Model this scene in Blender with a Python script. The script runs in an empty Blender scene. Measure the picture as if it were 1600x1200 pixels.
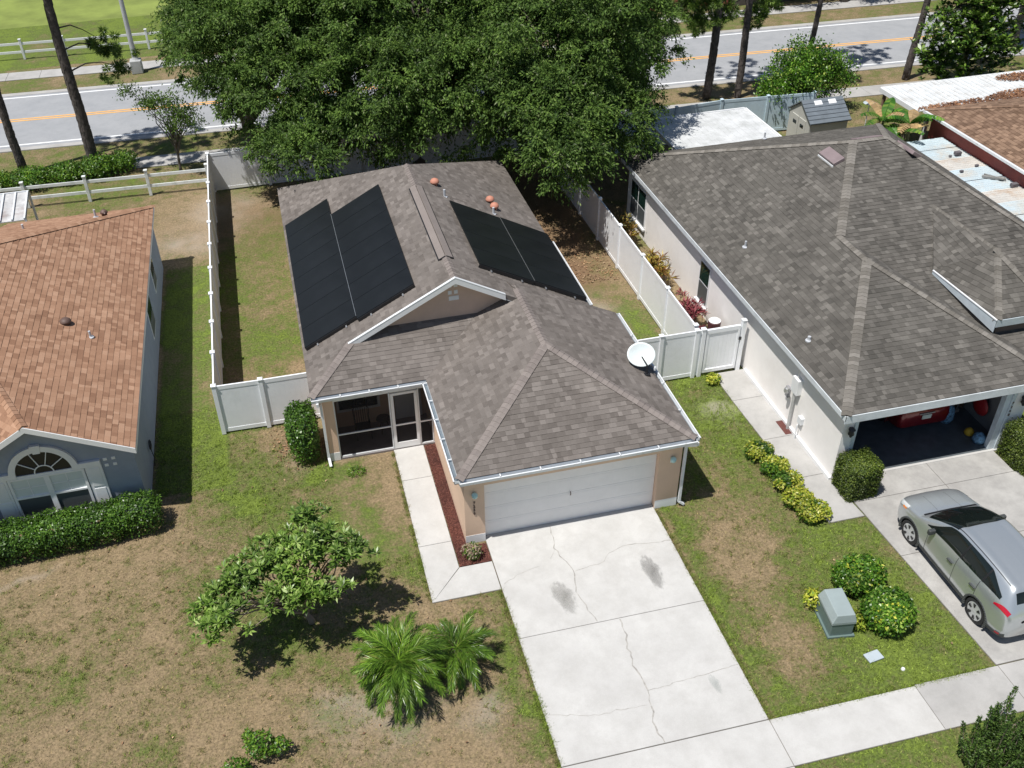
import bpy, bmesh, math, random
import numpy as np
from mathutils import Matrix, Vector
random.seed(7)
rng = np.random.default_rng(11)
S = bpy.context.scene
R = math.radians

# ------------------------------------------------------------------ camera
cam_d = bpy.data.cameras.new('camera'); cam = bpy.data.objects.new('camera', cam_d)
S.collection.objects.link(cam); S.camera = cam
_p, _y, _r = 0.644991921, 0.203116739, -0.0381134219
_f = Vector((math.sin(_y)*math.cos(_p), math.cos(_y)*math.cos(_p), -math.sin(_p)))
_rt = Vector((math.cos(_y), -math.sin(_y), 0)); _u = _rt.cross(_f)
_c, _s = math.cos(_r), math.sin(_r)
_rt, _u = _rt*_c + _u*_s, _u*_c - _rt*_s
m = Matrix((( _rt.x, _u.x, -_f.x, -3.92807828), (_rt.y, _u.y, -_f.y, -18.0564994), (_rt.z, _u.z, -_f.z, 19.2287211), (0,0,0,1)))
cam.matrix_world = m
CAM = np.array([-3.928, -18.056, 19.229])
cam_d.sensor_width = 36; cam_d.lens = 1517.33/1600*36; cam_d.shift_x = (800-737.78)/1600; cam_d.clip_end = 900
S.render.resolution_x = 1024; S.render.resolution_y = 768

# ------------------------------------------------------------------ sky, sun, exposure
SUN = Vector((-0.365, -0.17, 1.0)).normalized()
sun_el = math.asin(SUN.z); sun_az = math.atan2(SUN.x, SUN.y)
w = bpy.data.worlds.new('World'); S.world = w; w.use_nodes = True
nt = w.node_tree; bg = nt.nodes['Background']
sk = nt.nodes.new('ShaderNodeTexSky'); sk.sky_type = 'NISHITA'; sk.sun_disc = False
sk.sun_elevation = sun_el; sk.sun_rotation = sun_az; sk.air_density = 1.0; sk.dust_density = 0.6
nt.links.new(sk.outputs[0], bg.inputs[0]); bg.inputs[1].default_value = 0.07
sl = bpy.data.lights.new('sun', 'SUN'); sl.energy = 4.8; sl.angle = R(0.5); sl.color = (1, 0.965, 0.91)
so = bpy.data.objects.new('sun', sl); S.collection.objects.link(so); so.location = (0, 0, 40)
so.rotation_euler = SUN.to_track_quat('Z', 'Y').to_euler()
S.view_settings.view_transform = 'Standard'; S.view_settings.look = 'None'
S.view_settings.exposure = 0.12; S.view_settings.gamma = 1.0; S.view_settings.use_curve_mapping = False

# ------------------------------------------------------------------ materials
def _nodes(name):
    mt = bpy.data.materials.new(name); mt.use_nodes = True
    t = mt.node_tree; b = t.nodes['Principled BSDF']
    return mt, t, b
def N(t, typ, **kw):
    n = t.nodes.new(typ)
    for k, v in kw.items(): setattr(n, k, v)
    return n
def noise(t, scale, detail=4, rough=.55, coord='Object', vec=None):
    if vec is None:
        tc = N(t, 'ShaderNodeTexCoord'); vec = tc.outputs[coord]
    n = N(t, 'ShaderNodeTexNoise'); n.inputs['Scale'].default_value = scale
    n.inputs['Detail'].default_value = detail; n.inputs['Roughness'].default_value = rough
    t.links.new(vec, n.inputs['Vector']); return n
def ramp(t, fac, stops):
    r = N(t, 'ShaderNodeValToRGB'); e = r.color_ramp.elements
    while len(e) > 1: e.remove(e[-1])
    e[0].position = stops[0][0]; e[0].color = (*stops[0][1], 1)
    for p, c in stops[1:]:
        x = e.new(p); x.color = (*c, 1)
    t.links.new(fac, r.inputs[0]); return r
def mixc(t, fac, a, b, mode='MIX'):
    n = N(t, 'ShaderNodeMix', data_type='RGBA', blend_type=mode)
    for s, v in ((0, fac), (6, a), (7, b)):
        if isinstance(v, (int, float)): n.inputs[s].default_value = v
        elif isinstance(v, tuple): n.inputs[s].default_value = (*v, 1)
        else: t.links.new(v, n.inputs[s])
    return n.outputs[2]
def bump(t, b, h, strength=.3, dist=.01):
    n = N(t, 'ShaderNodeBump'); n.inputs['Strength'].default_value = strength; n.inputs['Distance'].default_value = dist
    t.links.new(h, n.inputs['Height']); t.links.new(n.outputs[0], b.inputs['Normal'])
def plain(name, rgb, rough=.6, metal=0, var=.12, scale=3.0, bm=0, bscale=60, dirt=None, spec=.5):
    mt, t, b = _nodes(name)
    n = noise(t, scale, 5, .6)
    lo = tuple(c*(1-var) for c in rgb); hi = tuple(min(1, c*(1+var)) for c in rgb)
    r = ramp(t, n.outputs[0], [(.3, lo), (.7, hi)])
    col = r.outputs[0]
    if dirt:
        n2 = noise(t, dirt[1], 6, .7); r2 = ramp(t, n2.outputs[0], [(dirt[2], (0,0,0)), (dirt[3], (1,1,1))])
        col = mixc(t, r2.outputs[0], col, dirt[0])
    t.links.new(col, b.inputs['Base Color'])
    b.inputs['Roughness'].default_value = rough; b.inputs['Metallic'].default_value = metal
    b.inputs['Specular IOR Level'].default_value = spec
    if bm:
        n3 = noise(t, bscale, 3, .6); bump(t, b, n3.outputs[0], bm, .01)
    return mt
def isl(t):
    g = N(t, 'ShaderNodeNewGeometry'); o = N(t, 'ShaderNodeObjectInfo')
    a = N(t, 'ShaderNodeMath', operation='ADD'); f = N(t, 'ShaderNodeMath', operation='FRACT')
    t.links.new(g.outputs['Random Per Island'], a.inputs[0]); t.links.new(o.outputs['Random'], a.inputs[1])
    t.links.new(a.outputs[0], f.inputs[0]); return f.outputs[0]
def leafmat(name, stops, trans=.25, rough=.45, big=.0, spec=.4):
    mt, t, b = _nodes(name)
    r = ramp(t, isl(t), stops); col = r.outputs[0]
    n = noise(t, .9, 2); r2 = ramp(t, n.outputs[0], [(.32, (.66,.68,.7)), (.68, (1.28,1.25,1.1))])
    col = mixc(t, 1.0, col, r2.outputs[0], 'MULTIPLY')
    t.links.new(col, b.inputs['Base Color']); b.inputs['Roughness'].default_value = rough
    b.inputs['Specular IOR Level'].default_value = spec
    tr = N(t, 'ShaderNodeBsdfTranslucent'); t.links.new(col, tr.inputs[0])
    mx = N(t, 'ShaderNodeMixShader'); mx.inputs[0].default_value = trans
    t.links.new(b.outputs[0], mx.inputs[1]); t.links.new(tr.outputs[0], mx.inputs[2])
    t.links.new(mx.outputs[0], t.nodes['Material Output'].inputs[0]); return mt
def shinglemat(name, stops, big, warm):
    mt, t, b = _nodes(name)
    r = ramp(t, isl(t), stops)
    n = noise(t, 1.1, 4, .6); r2 = ramp(t, n.outputs[0], [(.3, (1-big,)*3), (.7, (1+big,)*3)])
    col = mixc(t, 1.0, r.outputs[0], r2.outputs[0], 'MULTIPLY')
    n2 = noise(t, 90, 2, .7); r3 = ramp(t, n2.outputs[0], [(.3, (.78,.78,.78)), (.7, (1.22,1.2,1.18))])
    col = mixc(t, 1.0, col, r3.outputs[0], 'MULTIPLY')
    n3 = noise(t, .35, 5, .7); r4 = ramp(t, n3.outputs[0], [(.52, (0,0,0)), (.75, (.6,.6,.6))])
    col = mixc(t, r4.outputs[0], col, warm)
    t.links.new(col, b.inputs['Base Color']); b.inputs['Roughness'].default_value = .92
    b.inputs['Specular IOR Level'].default_value = .25
    bump(t, b, n2.outputs[0], .35, .004); return mt
def concrete(name, a, c, stain, lo=.5, hi=.75, fine=.06):
    mt, t, b = _nodes(name)
    n = noise(t, .7, 7, .65); r = ramp(t, n.outputs[0], [(.32, a), (.68, c)])
    n2 = noise(t, 1.9, 8, .72); r2 = ramp(t, n2.outputs[0], [(lo, (0,0,0)), (hi, (.75,.75,.75))])
    col = mixc(t, r2.outputs[0], r.outputs[0], stain)
    n3 = noise(t, 55, 4, .7); r3 = ramp(t, n3.outputs[0], [(.3, (1-fine,)*3), (.7, (1+fine,)*3)])
    col = mixc(t, 1.0, col, r3.outputs[0], 'MULTIPLY')
    t.links.new(col, b.inputs['Base Color']); b.inputs['Roughness'].default_value = .9
    b.inputs['Specular IOR Level'].default_value = .2
    bump(t, b, n3.outputs[0], .25, .005); return mt
M = {}
M['shingle_main'] = shinglemat('shingle_main', [(0,(.118,.104,.095)),(.25,(.142,.126,.115)),(.75,(.168,.15,.138)),(1,(.205,.184,.17))], .15, (.17,.15,.138))
M['shingle_next'] = shinglemat('shingle_next', [(0,(.074,.07,.063)),(.25,(.096,.090,.081)),(.75,(.116,.109,.099)),(1,(.16,.151,.137))], .2, (.12,.113,.10))
M['shingle_left'] = shinglemat('shingle_left', [(0,(.245,.135,.085)),(.3,(.315,.18,.115)),(.7,(.365,.215,.14)),(1,(.42,.26,.175))], .08, (.34,.20,.13))
M['shingle_far'] = shinglemat('shingle_far', [(0,(.12,.075,.05)),(.5,(.2,.13,.09)),(1,(.27,.18,.125))], .12, (.15,.09,.055))
M['cap_next'] = shinglemat('cap_next', [(0,(.135,.125,.11)),(1,(.235,.22,.20))], .15, (.15,.14,.125))
M['cap_main'] = shinglemat('cap_main', [(0,(.19,.165,.155)),(1,(.25,.22,.205))], .1, (.2,.17,.16))
M['white'] = plain('white_paint', (.78,.79,.80), .45, var=.03)
M['alu'] = plain('white_aluminium', (.72,.74,.76), .35, var=.05, dirt=((.42,.42,.40),5,.55,.8))
M['gutter_in'] = plain('gutter_inside', (.25,.30,.34), .45, metal=.5, var=.2)
M['vinyl'] = plain('white_vinyl', (.88,.90,.93), .35, var=.03, dirt=((.74,.76,.75),1.1,.55,.85))
M['vinyl_old'] = plain('weathered_white_vinyl', (.74,.77,.76), .5, var=.06, dirt=((.36,.40,.36),2.5,.5,.8))
M['vinyl_blue'] = plain('pale_blue_vinyl', (.55,.68,.76), .4, var=.06, dirt=((.4,.5,.55),.8,.5,.8))
M['peach'] = plain('peach_stucco', (.72,.52,.38), .85, var=.05, bm=.4, bscale=40, scale=1.2)
M['gable'] = plain('dormer_stucco', (.60,.44,.35), .85, var=.05, bm=.4, bscale=40)
M['bluegrey'] = plain('blue_grey_stucco', (.27,.31,.385), .85, var=.06, bm=.4, bscale=40, dirt=((.33,.36,.40),.9,.5,.9))
M['cream'] = plain('cream_stucco', (.88,.85,.825), .85, var=.03, bm=.35, bscale=40, dirt=((.76,.72,.69),.7,.5,.9))
M['redwall'] = plain('red_siding', (.25,.055,.045), .7, var=.15)
M['darkred'] = plain('red_brown_wall', (.27,.085,.06), .8, var=.2)
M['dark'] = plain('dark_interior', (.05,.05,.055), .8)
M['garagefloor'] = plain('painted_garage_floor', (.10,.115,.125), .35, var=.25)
M['black'] = plain('black_plastic', (.015,.015,.017), .45)
M['rubber'] = plain('rubber', (.02,.02,.021), .8)
M['concrete'] = concrete('pale_concrete', (.47,.462,.447), (.55,.543,.525), (.41,.40,.38), .42, .8)
M['concrete_old'] = concrete('mottled_concrete', (.33,.32,.305), (.45,.44,.42), (.25,.243,.235), .42, .75)
M['concrete_mid'] = concrete('walk_concrete', (.36,.352,.34), (.45,.44,.425), (.29,.285,.272), .46, .8)
M['joint'] = plain('joint_dirt', (.20,.185,.165), .95)
M['crackm'] = plain('crack_line', (.36,.345,.32), .95, var=.3, scale=9)
M['stainm'] = None
M['asphalt'] = concrete('sunbleached_asphalt', (.29,.30,.315), (.345,.352,.365), (.25,.26,.27), .5, .8, .1)
M['yellow_line'] = plain('yellow_line', (.80,.42,.10), .7, var=.1)
M['white_line'] = plain('white_line', (.80,.81,.82), .7, var=.08)
M['mulch'] = plain('red_mulch', (.12,.042,.035), .95, var=.5, scale=30, bm=1, bscale=60)
M['litter'] = plain('leaf_litter', (.22,.12,.06), .95, var=.4, scale=12)
M['solar'] = None
M['silver'] = plain('silver_metal', (.6,.61,.62), .35, metal=.8)
M['terra'] = plain('terracotta_vent', (.50,.22,.15), .7)
M['brownvent'] = plain('brown_vent', (.12,.075,.06), .6)
M['mauve'] = plain('mauve_vent_cover', (.23,.18,.185), .55)
M['bark'] = plain('pine_bark', (.085,.072,.066), .95, var=.5, scale=7, bm=1, bscale=18)
M['bark_oak'] = plain('oak_bark', (.12,.105,.09), .95, var=.4, scale=6, bm=1, bscale=20)
M['twig'] = plain('twig_bark', (.26,.21,.17), .9, var=.2)
M['boxgreen'] = plain('green_cabinet', (.13,.185,.175), .5, var=.05)
M['boxtop'] = plain('pale_green_cabinet_lid', (.29,.345,.345), .5, var=.05)
M['plate'] = plain('grey_cover', (.42,.48,.52), .6, var=.05)
M['pole'] = plain('concrete_pole', (.42,.43,.43), .7, var=.1)
M['curtain'] = plain('white_curtain', (.62,.67,.66), .8, var=.05)
M['tan'] = plain('tan_shed_wall', (.50,.50,.46), .7, var=.05)
M['greytile'] = plain('grey_shed_roof', (.14,.165,.19), .75, var=.15)
M['wood'] = plain('weathered_wood', (.20,.13,.085), .85, var=.3)
M['lattice'] = plain('pale_lattice', (.40,.36,.30), .8, var=.1)
M['whiteroof'] = plain('white_metal_roof', (.66,.68,.69), .45, var=.1, scale=1.5, dirt=((.47,.45,.42),1.1,.5,.72))
M['blueroof'] = plain('pale_blue_metal_roof', (.56,.65,.69), .45, var=.1, scale=.9, dirt=((.62,.54,.44),.8,.5,.75))
M['rust'] = plain('rusty_leaf_litter', (.27,.13,.075), .95, var=.45, scale=9)
M['red'] = plain('red_plastic', (.35,.02,.025), .4)
M['yel'] = plain('yellow_cloth', (.55,.36,.03), .7)
M['bluec'] = plain('blue_patterned_cloth', (.12,.25,.38), .8, var=.8, scale=16)
M['whitec'] = plain('white_cloth', (.5,.5,.5), .8)

def solarmat():
    mt, t, b = _nodes('black_solar_cells')
    tc = N(t, 'ShaderNodeTexCoord')
    n = noise(t, 1.2, 3); r = ramp(t, n.outputs[0], [(.3, (.008,.009,.0102)), (.7, (.012,.0135,.0155))])
    wv = N(t, 'ShaderNodeTexWave', wave_type='BANDS', bands_direction='Y'); wv.inputs['Scale'].default_value = 5.0; wv.inputs['Distortion'].default_value = 0
    t.links.new(tc.outputs['Object'], wv.inputs[0])
    r2 = ramp(t, wv.outputs[1], [(.0, (1.9,1.9,1.9)), (.12, (1,1,1))])
    col = mixc(t, 1.0, r.outputs[0], r2.outputs[0], 'MULTIPLY')
    t.links.new(col, b.inputs['Base Color']); b.inputs['Roughness'].default_value = .38; b.inputs['Specular IOR Level'].default_value = .25
    return mt
M['solar'] = solarmat()
def glassmat(name, rgb, rough=.05, alpha=None):
    mt, t, b = _nodes(name); b.inputs['Base Color'].default_value = (*rgb, 1); b.inputs['Roughness'].default_value = rough
    b.inputs['Specular IOR Level'].default_value = .6
    if alpha is not None:
        tr = N(t, 'ShaderNodeBsdfTransparent'); mx = N(t, 'ShaderNodeMixShader'); mx.inputs[0].default_value = alpha
        t.links.new(tr.outputs[0], mx.inputs[1]); t.links.new(b.outputs[0], mx.inputs[2])
        t.links.new(mx.outputs[0], t.nodes['Material Output'].inputs[0])
    return mt
M['glass'] = glassmat('dark_window_glass', (.012,.016,.016))
M['glass_g'] = glassmat('green_window_glass', (.01,.03,.024))
M['screenpane'] = glassmat('insect_screened_pane', (.075,.085,.09), .5)
M['pane_clear'] = glassmat('clear_pane', (.10,.12,.12), .05, .28)
M['mesh'] = glassmat('insect_screen', (.028,.026,.028), .8, .56)
M['mesh'].node_tree.nodes['Principled BSDF'].inputs['Specular IOR Level'].default_value = .05
def paint(name, rgb, metal=.6, rough=.28, coat=1.0):
    mt, t, b = _nodes(name); b.inputs['Base Color'].default_value = (*rgb, 1); b.inputs['Metallic'].default_value = metal
    b.inputs['Roughness'].default_value = rough; b.inputs['Coat Weight'].default_value = coat; b.inputs['Coat Roughness'].default_value = .06
    n = noise(t, 500, 1); r = ramp(t, n.outputs[0], [(.3, tuple(c*.85 for c in rgb)), (.7, tuple(min(1,c*1.15) for c in rgb))])
    t.links.new(r.outputs[0], b.inputs['Base Color']); return mt
M['carsilver'] = paint('silver_green_car_paint', (.55,.585,.60), .65, .28)
M['carred'] = paint('dark_red_car_paint', (.20,.008,.012), .3, .3)
M['carglass'] = glassmat('car_glass', (.008,.012,.011), .04)
M['cladding'] = plain('dark_cladding', (.05,.055,.055), .6)
M['taillight'] = glassmat('tail_light_red', (.45,.01,.03), .12)
M['headlight'] = glassmat('headlight_clear', (.55,.58,.58), .1)
M['amber'] = glassmat('amber_lens', (.75,.25,.06), .2)

LM = dict(
 oak = leafmat('oak_leaves', [(0,(.036,.072,.018)),(.35,(.080,.150,.031)),(.75,(.130,.222,.046)),(.95,(.18,.275,.065)),(1,(.26,.29,.19))], .32, .6, spec=.2),
 pine = leafmat('pine_needles', [(0,(.05,.10,.02)),(.6,(.13,.22,.035)),(1,(.22,.33,.06))], .2),
 plum = leafmat('glossy_tree_leaves', [(0,(.06,.125,.022)),(.5,(.135,.235,.04)),(.85,(.25,.38,.085)),(1,(.40,.50,.2))], .25, .35),
 palm = leafmat('palm_leaflets', [(0,(.055,.12,.015)),(.5,(.12,.235,.025)),(.93,(.19,.33,.04)),(1,(.36,.36,.10))], .25, .3),
 hedge = leafmat('hedge_leaves', [(0,(.025,.065,.01)),(.5,(.06,.135,.018)),(.9,(.11,.22,.03)),(1,(.17,.29,.05))], .2, .35),
 boxh = leafmat('box_hedge_leaves', [(0,(.035,.06,.012)),(.5,(.08,.125,.02)),(1,(.17,.22,.035))], .2, .5),
 bright = leafmat('bright_bush_leaves', [(0,(.03,.085,.01)),(.45,(.075,.19,.018)),(.85,(.15,.30,.03)),(1,(.40,.50,.12))], .25, .35),
 yellow = leafmat('yellow_leaves', [(0,(.10,.20,.02)),(.35,(.33,.40,.04)),(.8,(.56,.56,.07)),(1,(.72,.70,.22))], .25, .4),
 magn = leafmat('magnolia_leaves', [(0,(.03,.075,.015)),(.5,(.085,.17,.025)),(.9,(.20,.32,.05)),(1,(.50,.50,.30))], .2, .3),
 light = leafmat('light_green_leaves', [(0,(.04,.11,.015)),(.6,(.10,.22,.02)),(1,(.22,.34,.04))], .25, .4),
 banana = leafmat('banana_leaves', [(0,(.04,.13,.02)),(.7,(.09,.24,.03)),(1,(.2,.32,.05))], .3, .3),
 croton = leafmat('variegated_leaves', [(0,(.10,.035,.02)),(.4,(.25,.14,.03)),(.75,(.50,.40,.09)),(1,(.10,.14,.03))], .2, .4),
 cordyl = leafmat('pink_red_leaves', [(0,(.10,.02,.03)),(.6,(.24,.05,.07)),(1,(.38,.12,.13))], .2, .4),
 juniper = leafmat('dark_small_leaves', [(0,(.04,.08,.02)),(.6,(.075,.145,.03)),(1,(.14,.22,.05))], .15, .45),
 dry = leafmat('dry_palm_leaves', [(0,(.30,.20,.10)),(1,(.55,.38,.20))], .2, .7),
)

# ------------------------------------------------------------------ object helpers
def link(o): S.collection.objects.link(o); return o
def tag(o, label=None, cat=None, group=None, kind=None):
    if label: o['label'] = label
    if cat: o['category'] = cat
    if group: o['group'] = group
    if kind: o['kind'] = kind
    return o
def thing(name, label, cat, loc=(0,0,0), group=None):
    o = bpy.data.objects.new(name, None); o.location = loc; o.empty_display_size = .3; link(o)
    return tag(o, label, cat, group)
def par(o, p):
    if p is not None:
        o.parent = p; o.matrix_parent_inverse = Matrix.Translation(-Vector(p.location)) if p.type == 'EMPTY' else Matrix()
    return o
class MB:
    def __init__(s): s.v = []; s.f = []
    def add(s, vs, fs):
        b = len(s.v); s.v += [tuple(v) for v in vs]; s.f += [tuple(b+i for i in f) for f in fs]; return s
    def box(s, x0, x1, y0, y1, z0, z1):
        vs = [(x,y,z) for z in (z0,z1) for y in (y0,y1) for x in (x0,x1)]
        return s.add(vs, [(0,2,3,1),(4,5,7,6),(0,1,5,4),(2,6,7,3),(0,4,6,2),(1,3,7,5)])
    def prism(s, pts, d):
        "polygon pts (3d) extruded by vector d"
        n = len(pts); d = Vector(d); a = [Vector(p) for p in pts]; b = [p+d for p in a]
        fs = [tuple(range(n)), tuple(range(2*n-1, n-1, -1))] + [(i, i+n, (i+1)%n+n, (i+1)%n) for i in range(n)]
        return s.add(a+b, fs)
    def poly2(s, pts, z0, z1): return s.prism([(x,y,z0) for x,y in pts], (0,0,z1-z0))
    def bar(s, a, b, w, h=None, up=(0,0,1)):
        h = w if h is None else h
        a = Vector(a); b = Vector(b); d = (b-a)
        if d.length < 1e-6: return s
        d.normalize(); u = Vector(up)
        if abs(d.dot(u)) > .98: u = Vector((0,1,0))
        r = d.cross(u).normalized(); u = r.cross(d).normalized()
        q = [r*sx*w/2 + u*sz*h/2 for sx,sz in ((-1,-1),(1,-1),(1,1),(-1,1))]
        return s.add([a+k for k in q]+[b+k for k in q], [(3,2,1,0),(4,5,6,7),(0,1,5,4),(1,2,6,5),(2,3,7,6),(3,0,4,7)])
    def tube(s, pts, rad, n=8, cap=True):
        pts = [Vector(p) for p in pts]; rings = []
        if not isinstance(rad, (list, tuple)): rad = [rad]*len(pts)
        for i, p in enumerate(pts):
            d = (pts[min(i+1,len(pts)-1)]-pts[max(i-1,0)]).normalized()
            u = Vector((0,0,1)) if abs(d.z) < .9 else Vector((1,0,0))
            a = d.cross(u).normalized(); b = a.cross(d).normalized()
            rings.append([p + (a*math.cos(t)+b*math.sin(t))*rad[i] for t in [2*math.pi*k/n for k in range(n)]])
        vs = [v for r in rings for v in r]; fs = []
        for i in range(len(pts)-1):
            for k in range(n): fs.append((i*n+k, i*n+(k+1)%n, (i+1)*n+(k+1)%n, (i+1)*n+k))
        if cap: fs += [tuple(range(n-1,-1,-1)), tuple(range((len(pts)-1)*n, len(pts)*n))]
        return s.add(vs, fs)
    def lathe(s, c, prof, n=20, axis='z'):
        vs = []; fs = []; c = Vector(c)
        for r, h in prof:
            for k in range(n):
                t = 2*math.pi*k/n; a, b = r*math.cos(t), r*math.sin(t)
                vs.append(c + (Vector((a,b,h)) if axis == 'z' else Vector((h,a,b)) if axis == 'x' else Vector((b,h,a))))
        for i in range(len(prof)-1):
            for k in range(n): fs.append((i*n+k, i*n+(k+1)%n, (i+1)*n+(k+1)%n, (i+1)*n+k))
        fs += [tuple(range(n-1,-1,-1)), tuple(range((len(prof)-1)*n, len(prof)*n))]
        return s.add(vs, fs)
    def mesh(s, name, m, smooth=False):
        me = bpy.data.meshes.new(name); me.from_pydata(s.v, [], s.f)
        if m: me.materials.append(m)
        if smooth: me.polygons.foreach_set('use_smooth', [True]*len(me.polygons))
        me.update(); return me
    def build(s, name, m, parent=None, smooth=False, bevel=0, fix=True):
        me = s.mesh(name, m, smooth)
        if fix:
            b = bmesh.new(); b.from_mesh(me); bmesh.ops.recalc_face_normals(b, faces=b.faces); b.to_mesh(me); b.free()
        o = bpy.data.objects.new(name, me); link(o); par(o, parent)
        if bevel:
            q = o.modifiers.new('bevel', 'BEVEL'); q.width = bevel; q.segments = 2; q.limit_method = 'ANGLE'
        return o
def bx(name, m, parent, *a, bevel=0): return MB().box(*a).build(name, m, parent, bevel=bevel, fix=False)
def npmesh(name, verts, faces_flat, fsize, mat, parent=None, smooth=False, attrs=None):
    "fast mesh from numpy; all faces have fsize corners"
    me = bpy.data.meshes.new(name); nv = len(verts); nf = len(faces_flat)//fsize
    me.vertices.add(nv); me.vertices.foreach_set('co', np.asarray(verts, np.float32).ravel())
    me.loops.add(nf*fsize); me.loops.foreach_set('vertex_index', np.asarray(faces_flat, np.int32))
    me.polygons.add(nf); me.polygons.foreach_set('loop_start', np.arange(0, nf*fsize, fsize, dtype=np.int32))
    me.polygons.foreach_set('loop_total', np.full(nf, fsize, np.int32))
    if smooth: me.polygons.foreach_set('use_smooth', np.ones(nf, bool))
    if mat: me.materials.append(mat)
    me.update(calc_edges=True)
    if attrs:
        for k, a in attrs.items():
            at = me.attributes.new(k, 'FLOAT', 'POINT'); at.data.foreach_set('value', np.asarray(a, np.float32))
    o = bpy.data.objects.new(name, me); link(o); par(o, parent); return o
def norm(a): return a/np.maximum(np.linalg.norm(a, axis=1, keepdims=True), 1e-9)
def leafquads(name, p, ax, nr, L, W, mat, parent=None):
    ax = norm(ax); nr = nr - ax*np.sum(nr*ax, 1, keepdims=True); nr = norm(nr); b = np.cross(ax, nr)
    L = np.broadcast_to(L, len(p))[:,None]; W = np.broadcast_to(W, len(p))[:,None]
    v = np.stack([p, p+ax*L*.5+b*W*.5+nr*L*.06, p+ax*L, p+ax*L*.5-b*W*.5+nr*L*.06], 1).reshape(-1,3)
    return npmesh(name, v, np.arange(len(v)), 4, mat, parent)
def rnd(n): return rng.normal(size=(n,3))

# ------------------------------------------------------------------ value noise for the ground
_lat = rng.random((256,256))
def vn(x, y, s):
    x = x/s+400; y = y/s+400; xi = np.floor(x).astype(int); yi = np.floor(y).astype(int); fx = x-xi; fy = y-yi
    fx = fx*fx*(3-2*fx); fy = fy*fy*(3-2*fy); a = _lat[xi%256, yi%256]; b = _lat[(xi+1)%256, yi%256]
    c = _lat[xi%256, (yi+1)%256]; d = _lat[(xi+1)%256, (yi+1)%256]
    return (a*(1-fx)+b*fx)*(1-fy)+(c*(1-fx)+d*fx)*fy
def fbm(x, y, s, o=4):
    r = 0; a = 1; t = 0
    for i in range(o): r = r+a*vn(x+17.3*i, y-9.1*i, s/2**i); t += a; a *= .55
    return r/t
def blob(x, y, cx, cy, rx, ry, p=2):
    wx = x+(fbm(x,y,1.1,3)-.5)*1.6; wy = y+(fbm(x+50,y+50,1.1,3)-.5)*1.6
    d = ((wx-cx)/rx)**2+((wy-cy)/ry)**2
    return np.exp(-d**(p/2))
def green(x, y):
    n = fbm(x, y, 2.2, 5); n2 = fbm(x+90, y+40, .35, 3)
    g = np.full_like(x, .27)
    # side and back yards
    g = np.where((x > -8.9)&(x < -6.8)&(y > 4), .78, g)
    g = np.where((x > -6.8)&(x < -3.9)&(y > 6.4)&(y < 24.5), .62, g)
    g = np.where((x > 4.7)&(x < 8.4)&(y > 5.5)&(y < 24), .33, g)
    g = np.where(y > 24.6, .42, g)
    g = np.where((x < -6.8)&(y > 17.5)&(y < 24.6), .38, g)
    g = np.where(y > 45, .9, g)
    g = np.where((x > 5.0)&(y < 5.5)&(y > -7), .66, g)
    g = np.where((y < -8), .62, g)
    for (cx,cy,rx,ry,a) in [(-6.0,3.3,.75,1.6,.62),(-3.6,3.7,.9,.35,.6),(-2.7,1.2,.35,1.6,.35),(-4.2,1.9,1.6,1.0,.22),(-5.6,-1.9,.8,.9,.35),(-2.2,-1.2,1.2,1.4,.22),
        (-.25,-4.5,.25,3.5,.45),(6.4,-2.4,1.2,2.4,-.42),(6.2,-5.2,1.1,1.6,-.45),(8.6,-5.9,1.5,.5,-.12),(6.9,1.2,.8,1.8,-.25),(6.4,3.4,.5,1.6,-.3),(5.2,-3,.3,3.5,.4),(8.6,-4,2.0,2.6,.25),
        (5.9,8.2,.8,2.4,-.28),(7.6,8.5,.6,2.4,.5),(-6.0,20,2,3.5,-.2),(-4.4,9.5,.7,1.2,-.32),(-4.6,22.5,2,1.5,-.42),(-9,-6,6,4,-.06),(-8.5,-1.5,4,2.2,.02),
        (-7.5,21,2,2.2,-.2),(-11,.9,4,.6,-.15),(-3.5,-5.5,2.2,1.8,-.12),(-5,-5.3,1.5,1,.10),(8,7,9,2,0)]:
        g = g+a*blob(x, y, cx, cy, rx, ry)
    return np.clip(g + (n-.5)*1.05 + (n2-.5)*.55, 0, 1.2)
def bare(x, y):
    b = np.zeros_like(x)
    for (cx,cy,rx,ry,a) in [(-12.3,1.95,.9,.12,.35),(-3.6,-4.7,1.1,.6,.42),(-1.2,-5.3,.4,.4,.5),(-4.2,-3.9,.8,.4,.4),(6.2,10.2,.7,1.0,.6),(-6.6,22.3,1.3,1.6,.5),(-4.1,8.0,.3,.8,.5),(-7.9,19.5,1.2,1,.4),(8.8,3.6,.4,.5,.5),(-4.3,4.9,.9,.6,.2)]:
        b = b+a*blob(x, y, cx, cy, rx, ry)
    return np.clip(b*(.3+1.4*fbm(x+7, y+3, .5, 4)), 0, 1)
def litter(x, y):
    b = np.zeros_like(x)
    for (cx,cy,rx,ry,a) in [(6.2,15.5,2.2,3.2,1.1),(2,21,7,2.6,1.0),(-4.3,5.4,1.2,.7,.6),(7,13,1.3,1.0,.6)]:
        b = b+a*blob(x, y, cx, cy, rx, ry)
    return np.clip(b*(.4+1.1*fbm(x+70, y+13, .6, 4)), 0, 1)
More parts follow.
